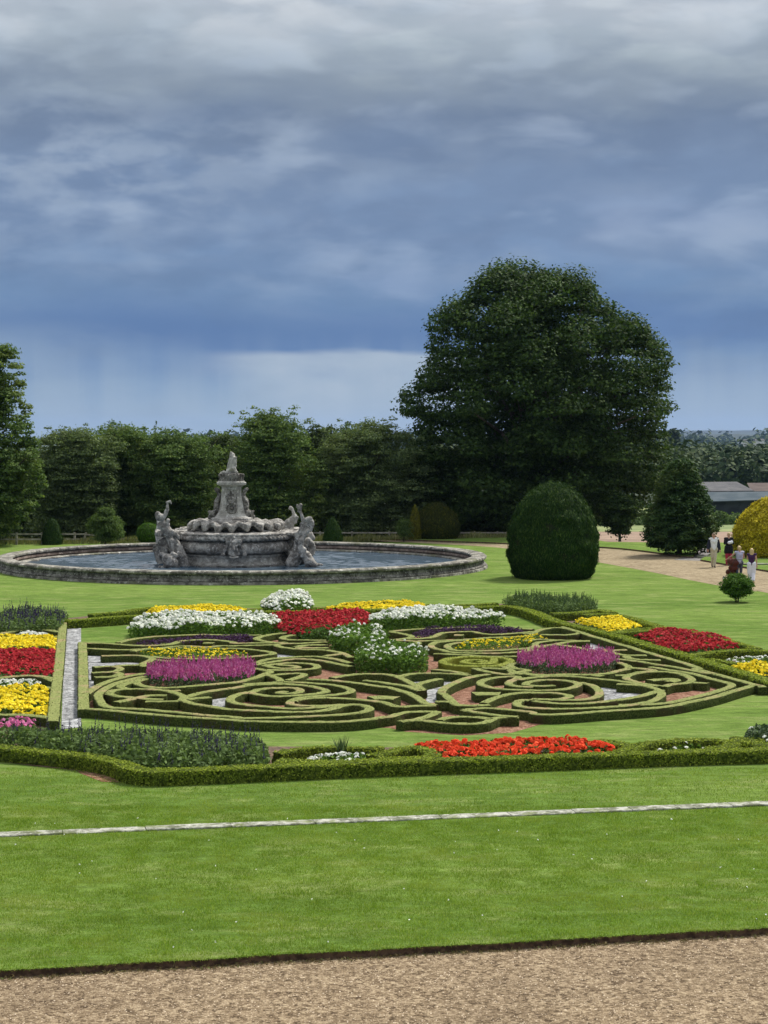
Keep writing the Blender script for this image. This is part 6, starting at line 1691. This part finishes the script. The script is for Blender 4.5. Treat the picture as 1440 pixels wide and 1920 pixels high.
# ------------------------------------------------------------------ people
def cloth(name, c, rough=0.8):
    m_, k = mk(name)
    t_ = k.n('ShaderNodeTexCoord')
    n1 = k.noise(t_.outputs['Object'], 14, 3)
    finish(k, k.mix(n1, rgba(tuple(x * 0.8 for x in c)), rgba(tuple(min(1, x * 1.15) for x in c))), rough, n1, 0.3, 0.01, 0.2)
    return m_
M['skin'] = cloth('skin', (0.52, 0.31, 0.23), 0.55)
M['navy'] = cloth('navy_cloth', (0.02, 0.024, 0.04))
M['shirt'] = cloth('white_cotton', (0.72, 0.74, 0.76))
M['beige'] = cloth('beige_cotton', (0.50, 0.46, 0.34))
M['black'] = cloth('black_cloth', (0.012, 0.012, 0.016))
M['red_cloth'] = cloth('patterned_red_cloth', (0.34, 0.03, 0.06))
M['lilac'] = cloth('lilac_cotton', (0.42, 0.42, 0.56))
M['slate'] = cloth('slate_cloth', (0.06, 0.07, 0.10))
M['plum'] = cloth('plum_cloth', (0.05, 0.02, 0.07))
M['white_cloth'] = cloth('white_linen', (0.70, 0.72, 0.80))
M['blond'] = cloth('blond_hair', (0.55, 0.42, 0.22), 0.6)
M['grey_hair'] = cloth('grey_hair', (0.30, 0.24, 0.18), 0.6)
M['pram'] = cloth('rust_brown_fabric', (0.09, 0.028, 0.02))
M['shoe'] = cloth('dark_leather', (0.03, 0.025, 0.02), 0.5)
J0 = dict(head=(0, 0.02, 1.60), neck=(0, 0, 1.46), chest=(0, 0, 1.28), waist=(0, 0, 1.05), hip=(0, 0, 0.93),
          lsh=(-.185, 0, 1.41), rsh=(.185, 0, 1.41), lel=(-.24, -.02, 1.13), rel=(.24, -.02, 1.13), lwr=(-.26, .06, .88), rwr=(.26, .06, .88),
          lhi=(-.09, 0, .90), rhi=(.09, 0, .90), lkn=(-.10, .03, .49), rkn=(.10, .03, .49), lan=(-.10, -.02, .08), ran=(.10, -.02, .08))
def person(px, py, H, facing, label, pose=None, top=None, legs=None, shoes='shoe', hair='blond', hair_long=False, jacket=None, bare_arms=False, skirt=False, tunic=False, wide=1.0):
    """one figure; its local +Y is the way it faces (facing = turn about Z, 0 looks away from the camera)"""
    b = P(px, py)
    t_ = thing('person', label, 'person', (b[0], b[1], 0.012), facing)
    t_.scale = (H / 1.75,) * 3
    J = dict(J0)
    J.update(pose or {})
    J = {k: Vector(v) for k, v in J.items()}
    hd = J['head']
    body = [(hd + Vector((0, -.005, .015)), hd + Vector((0, .012, -.02)), .092, .082), (hd + Vector((0, .03, -.07)), hd + Vector((0, .045, -.085)), .05, .042), (hd + Vector((0, 0, -.07)), J['neck'], .055, .058),
            (hd + Vector((0, .092, -.01)), hd + Vector((0, .112, -.03)), .012, .016),
            (hd + Vector((-.088, 0, 0)), hd + Vector((-.092, -.005, -.03)), .014, .012), (hd + Vector((.088, 0, 0)), hd + Vector((.092, -.005, -.03)), .014, .012),
            (J['neck'], J['chest'], .065, .13), (J['lsh'], J['rsh'], .062, .062), (J['chest'] + Vector((-.06, 0, 0)), J['waist'] + Vector((-.035, 0, 0)), .115, .10), (J['chest'] + Vector((.06, 0, 0)), J['waist'] + Vector((.035, 0, 0)), .115, .10),
            (J['waist'], J['hip'], .12, .13), (J['lhi'], J['rhi'], .115, .115)]
    for s in 'lr':
        body += [(J[s + 'sh'], J[s + 'el'], .052, .040), (J[s + 'el'], J[s + 'wr'], .040, .026), (J[s + 'hi'], J[s + 'kn'], .088, .058), (J[s + 'kn'], J[s + 'an'], .056, .036),
                 (J[s + 'an'] + Vector((0, -.02, -.04)), J[s + 'an'] + Vector((0, .15, -.05)), .036, .028)]
    fingers = []
    for s, sg in (('l', -1), ('r', 1)):
        d = (J[s + 'wr'] - J[s + 'el']).normalized()
        side = d.cross(Vector((0, 0, 1)))
        side = Vector((0, 1, 0)) if side.length < 0.3 else side.normalized()
        pal = J[s + 'wr'] + d * 0.08
        body.append((J[s + 'wr'], pal, .026, .032))
        nrm = d.cross(side).normalized() * 0.35
        for i, (o_, L_) in enumerate(((-.028, .062), (-.010, .074), (.010, .070), (.027, .054))):
            p0 = pal + side * o_ + d * 0.012
            p1 = p0 + (d + nrm * 0.4).normalized() * L_ * 0.5
            p2 = p1 + (d + nrm * 1.6).normalized() * L_ * 0.5
            fingers += [(p0, p1, .0095, .0085), (p1, p2, .0085, .007)]
        p0 = J[s + 'wr'] + d * 0.035 + side * 0.028
        p1 = p0 + (d * 0.7 + side).normalized() * 0.035
        fingers += [(p0, p1, .011, .0095), (p1, p1 + (d + side * .3).normalized() * .028, .0095, .008)]
    # eye sockets and mouth are small dark marks in the face
    blob('body', body, 0.016, M['skin'], t_, 1, extra=fingers)
    for nm, pts in (('eyes', [(hd + Vector((sx * .032, .088, .005)), hd + Vector((sx * .036, .088, .005)), .010, .010) for sx in (-1, 1)]), ('mouth', [(hd + Vector((-.02, .088, -.058)), hd + Vector((.02, .088, -.058)), .006, .006)])):
        bm = bmesh.new(); capsules(bm, pts)
        bm_link(nm, bm, M['shoe'] if nm == 'eyes' else M['red_cloth'], t_, True)
    hc = [(hd + Vector((0, -.022, .035)), hd + Vector((0, .03, .062)), .097, .075), (hd + Vector((0, -.045, 0)), hd + Vector((0, -.05, -.05)), .085, .055)]
    if hair_long:
        hc += [(hd + Vector((sx * .045, -.04, 0)), hd + Vector((sx * .055, -.045, -.19)), .07, .055) for sx in (-1, 1)]
        hc += [(hd + Vector((0, -.06, 0)), hd + Vector((0, -.06, -.22)), .07, .055)]
    blob('hair', hc, 0.016, M[hair], t_, 1)
    if top:
        c = [(J['neck'] + Vector((0, 0, -.04)), J['chest'], .075, .145), (J['lsh'], J['rsh'], .074, .074), (J['chest'] + Vector((-.06, 0, 0)), J['waist'] + Vector((-.04, 0, -.03)), .13, .115), (J['chest'] + Vector((.06, 0, 0)), J['waist'] + Vector((.04, 0, -.03)), .13, .115), (J['waist'], J['hip'], .135, .145)]
        if not bare_arms:
            for s in 'lr':
                e = J[s + 'el'] if not (jacket) else J[s + 'el']
                c += [(J[s + 'sh'], e, .066, .054)]
                if tunic: c += [(e, J[s + 'wr'], .054, .042)]
        if tunic:
            c += [(J['hip'] + Vector((-.07, 0, 0)), J['hip'] + Vector((-.10, 0, -.22)), .16, .15), (J['hip'] + Vector((.07, 0, 0)), J['hip'] + Vector((.10, 0, -.22)), .16, .15)]
        blob('top', c, 0.018, M[top], t_, 1)
    if jacket:
        c = []
        for s, sg in (('l', -1), ('r', 1)):
            c += [(J[s + 'sh'] + Vector((0, -.01, .005)), J[s + 'el'], .078, .066), (J[s + 'el'], J[s + 'wr'], .064, .052),
                  (J[s + 'sh'] + Vector((-sg * .06, -.03, -.02)), J[s + 'hi'] + Vector((sg * .11, -.05, -.10)), .085, .095),
                  (J['chest'] + Vector((sg * .05, -.085, .06)), J['hip'] + Vector((sg * .07, -.10, -.12)), .09, .10)]
        blob('jacket', c, 0.02, M[jacket], t_, 1)
    if legs:
        c = [(J['waist'] + Vector((0, 0, -.06)), J['hip'], .125, .13 if tunic else .14), (J['lhi'], J['rhi'], .12 if tunic else .128, .12 if tunic else .128)]
        if skirt:
            c += [(J['hip'], (J['lkn'] + J['rkn']) / 2, .15, .19), ((J['lkn'] + J['rkn']) / 2 + Vector((-.03, 0, 0)), (J['lan'] + J['ran']) / 2 + Vector((-.05, 0, .16)), .19, .17), ((J['lkn'] + J['rkn']) / 2 + Vector((.03, 0, 0)), (J['lan'] + J['ran']) / 2 + Vector((.06, 0, .16)), .17, .15)]
        else:
            for s in 'lr':
                c += [(J[s + 'hi'], J[s + 'kn'], .105 * wide, .078 * wide), (J[s + 'kn'], J[s + 'an'] + Vector((0, 0, .03)), .075 * wide, .06 * wide)]
        blob('trousers' if not skirt else 'skirt', c, 0.018, M[legs], t_, 1)
    for s in 'lr':
        blob('shoe', [(J[s + 'an'] + Vector((0, -.03, -.035)), J[s + 'an'] + Vector((0, .17, -.048)), .045, .036)], 0.016, M[shoes], t_, 1)
    return t_
person(1338, 1064, 1.80, R(180), 'man in an open dark jacket, white shirt and beige trousers walking on the gravel path', dict(lel=(-.27, -.03, 1.14), lwr=(-.30, .05, .90), rel=(.27, .0, 1.14), rwr=(.30, .10, .92), lan=(-.03, .10, .08), lkn=(-.06, .10, .49), ran=(.05, -.14, .09), rkn=(.07, .0, .49)), 'shirt', 'beige', 'shoe', 'grey_hair', False, 'navy')
person(1366, 1060, 1.72, R(180), 'blond woman in a long black top and red trousers holding something white to her chest', dict(lel=(-.23, .04, 1.14), lwr=(-.06, .22, 1.20), rel=(.23, .04, 1.14), rwr=(.04, .24, 1.16), lan=(-.12, 0, .08), ran=(.10, .05, .08)), 'black', 'red_cloth', 'red_cloth', 'blond', False, None, tunic=True, wide=1.15)
person(1386, 1090, 1.66, R(14), 'woman in a sleeveless lilac top and slate trousers seen from behind', dict(lel=(-.36, .16, 1.20), lwr=(-.48, .38, 1.06), rel=(.27, .08, 1.14), rwr=(.16, .30, 1.02), lan=(-.10, -.06, .08), ran=(.09, .06, .08)), 'lilac', 'slate', 'shoe', 'blond', False, None, bare_arms=True)
person(1409, 1092, 1.58, R(-10), 'girl with long blond hair, plum top and wide white trousers beside the woman in lilac', dict(lel=(-.22, .10, 1.17), lwr=(-.14, .26, 1.34), lan=(-.06, .12, .08), ran=(.08, -.18, .10), rkn=(.09, .0, .48)), 'plum', 'white_cloth', 'skin', 'blond', True, None, bare_arms=True, skirt=False, wide=1.55)
# the white bundle held by the woman in black
b = P(1366, 1060)
o = blob('white_bag', [((-.06, 0, 0), (.07, 0, .02), .085, .075), ((.03, 0, .05), (.08, 0, .09), .05, .04)], 0.018, M['white_cloth'], None, 1)
o.location = (b[0] + 0.03, b[1] - 0.30, 1.20)
tag(o, 'small white bag held to the chest by the woman in black', 'bag')
# pushchair
b = P(1374, 1090)
pc = thing('pushchair', 'rust-brown pushchair with small wheels in front of the woman in lilac', 'pushchair', (b[0], b[1] - 0.05, 0.01), R(25))
blob('seat', [((-.14, .15, .42), (.14, .15, .42), .14, .14), ((-.14, -.02, .62), (.14, -.02, .62), .12, .12), ((-.12, -.10, .85), (.12, -.10, .85), .12, .12), ((-.12, .28, .40), (.12, .28, .40), .09, .09)], 0.025, M['pram'], pc, 2)
blob('hood', [((-.14, .02, .92), (.14, .02, .92), .15, .15), ((-.13, .16, .90), (.13, .16, .90), .10, .10)], 0.025, M['pram'], pc, 2)
bm = bmesh.new()
for sx in (-1, 1):
    limb(bm, [(sx * .22, -.42, 1.02), (sx * .22, -.1, .62), (sx * .22, .38, .12)], .013, .013)
    limb(bm, [(sx * .22, .02, .62), (sx * .22, -.28, .12)], .013, .013)
tube(bm, (-.22, -.42, 1.02), (.22, -.42, 1.02), .016, .016)
bm_link('frame', bm, M['shoe'], pc, True)
for sx in (-1, 1):
    for yy in (.38, -.28):
        bm = bmesh.new()
        tube(bm, (sx * .20, yy, .11), (sx * .25, yy, .11), .105, .105, 20)
        w_ = bm_link('wheel', bm, M['shoe'], pc)
        bm = bmesh.new()
        tube(bm, (sx * .195, yy, .11), (sx * .255, yy, .11), .05, .05, 14)
        bm_link('hub', bm, M['shirt'], w_)
# stone step and a pale slab beside the path
for (x, y, w_, d_, lb) in ((1322, 1046.5, 0.55, 0.45, 'pale stone step at the mouth of the side path behind the man'), (1408, 1062, 1.25, 0.5, 'flat pale stone slab lying in the grass behind the girl')):
    p = P(x, y)
    bm = bmesh.new(); bmesh.ops.create_cube(bm, size=1.0)
    for v in bm.verts:
        v.co = Vector((v.co.x * w_ * 1.6, v.co.y * d_, v.co.z * 0.12 + 0.06))
    bmesh.ops.bevel(bm, geom=bm.edges[:], offset=0.015, segments=2, affect='EDGES')
    o = bm_link('stone_slab', bm, M['kerb'])
    o.location = (p[0], p[1], 0.045 if y > 1050 else 0.0)
    tag(o, lb, 'stone')

# ------------------------------------------------------------------ air
HZ = 0.000038
bm = bmesh.new(); bmesh.ops.create_cube(bm, size=1.0)
for v in bm.verts:
    v.co = Vector((v.co.x * 41000, v.co.y * 12600 + 5600, (v.co.z + .5) * 130 - 26))
hz = bm_link('haze', bm, None)
m_, k = mk('pale_haze')
pv = k.n('ShaderNodeVolumePrincipled')
pv.inputs['Color'].default_value = (0.36, 0.55, 0.95, 1)
pv.inputs['Density'].default_value = HZ
pv.inputs['Anisotropy'].default_value = 0.2
oo = k.n('ShaderNodeOutputMaterial')
k.l(pv.outputs[0], oo.inputs['Volume'])
hz.data.materials.append(m_)
tag(hz, 'pale blue air softening the distance', 'haze', None, 'stuff')
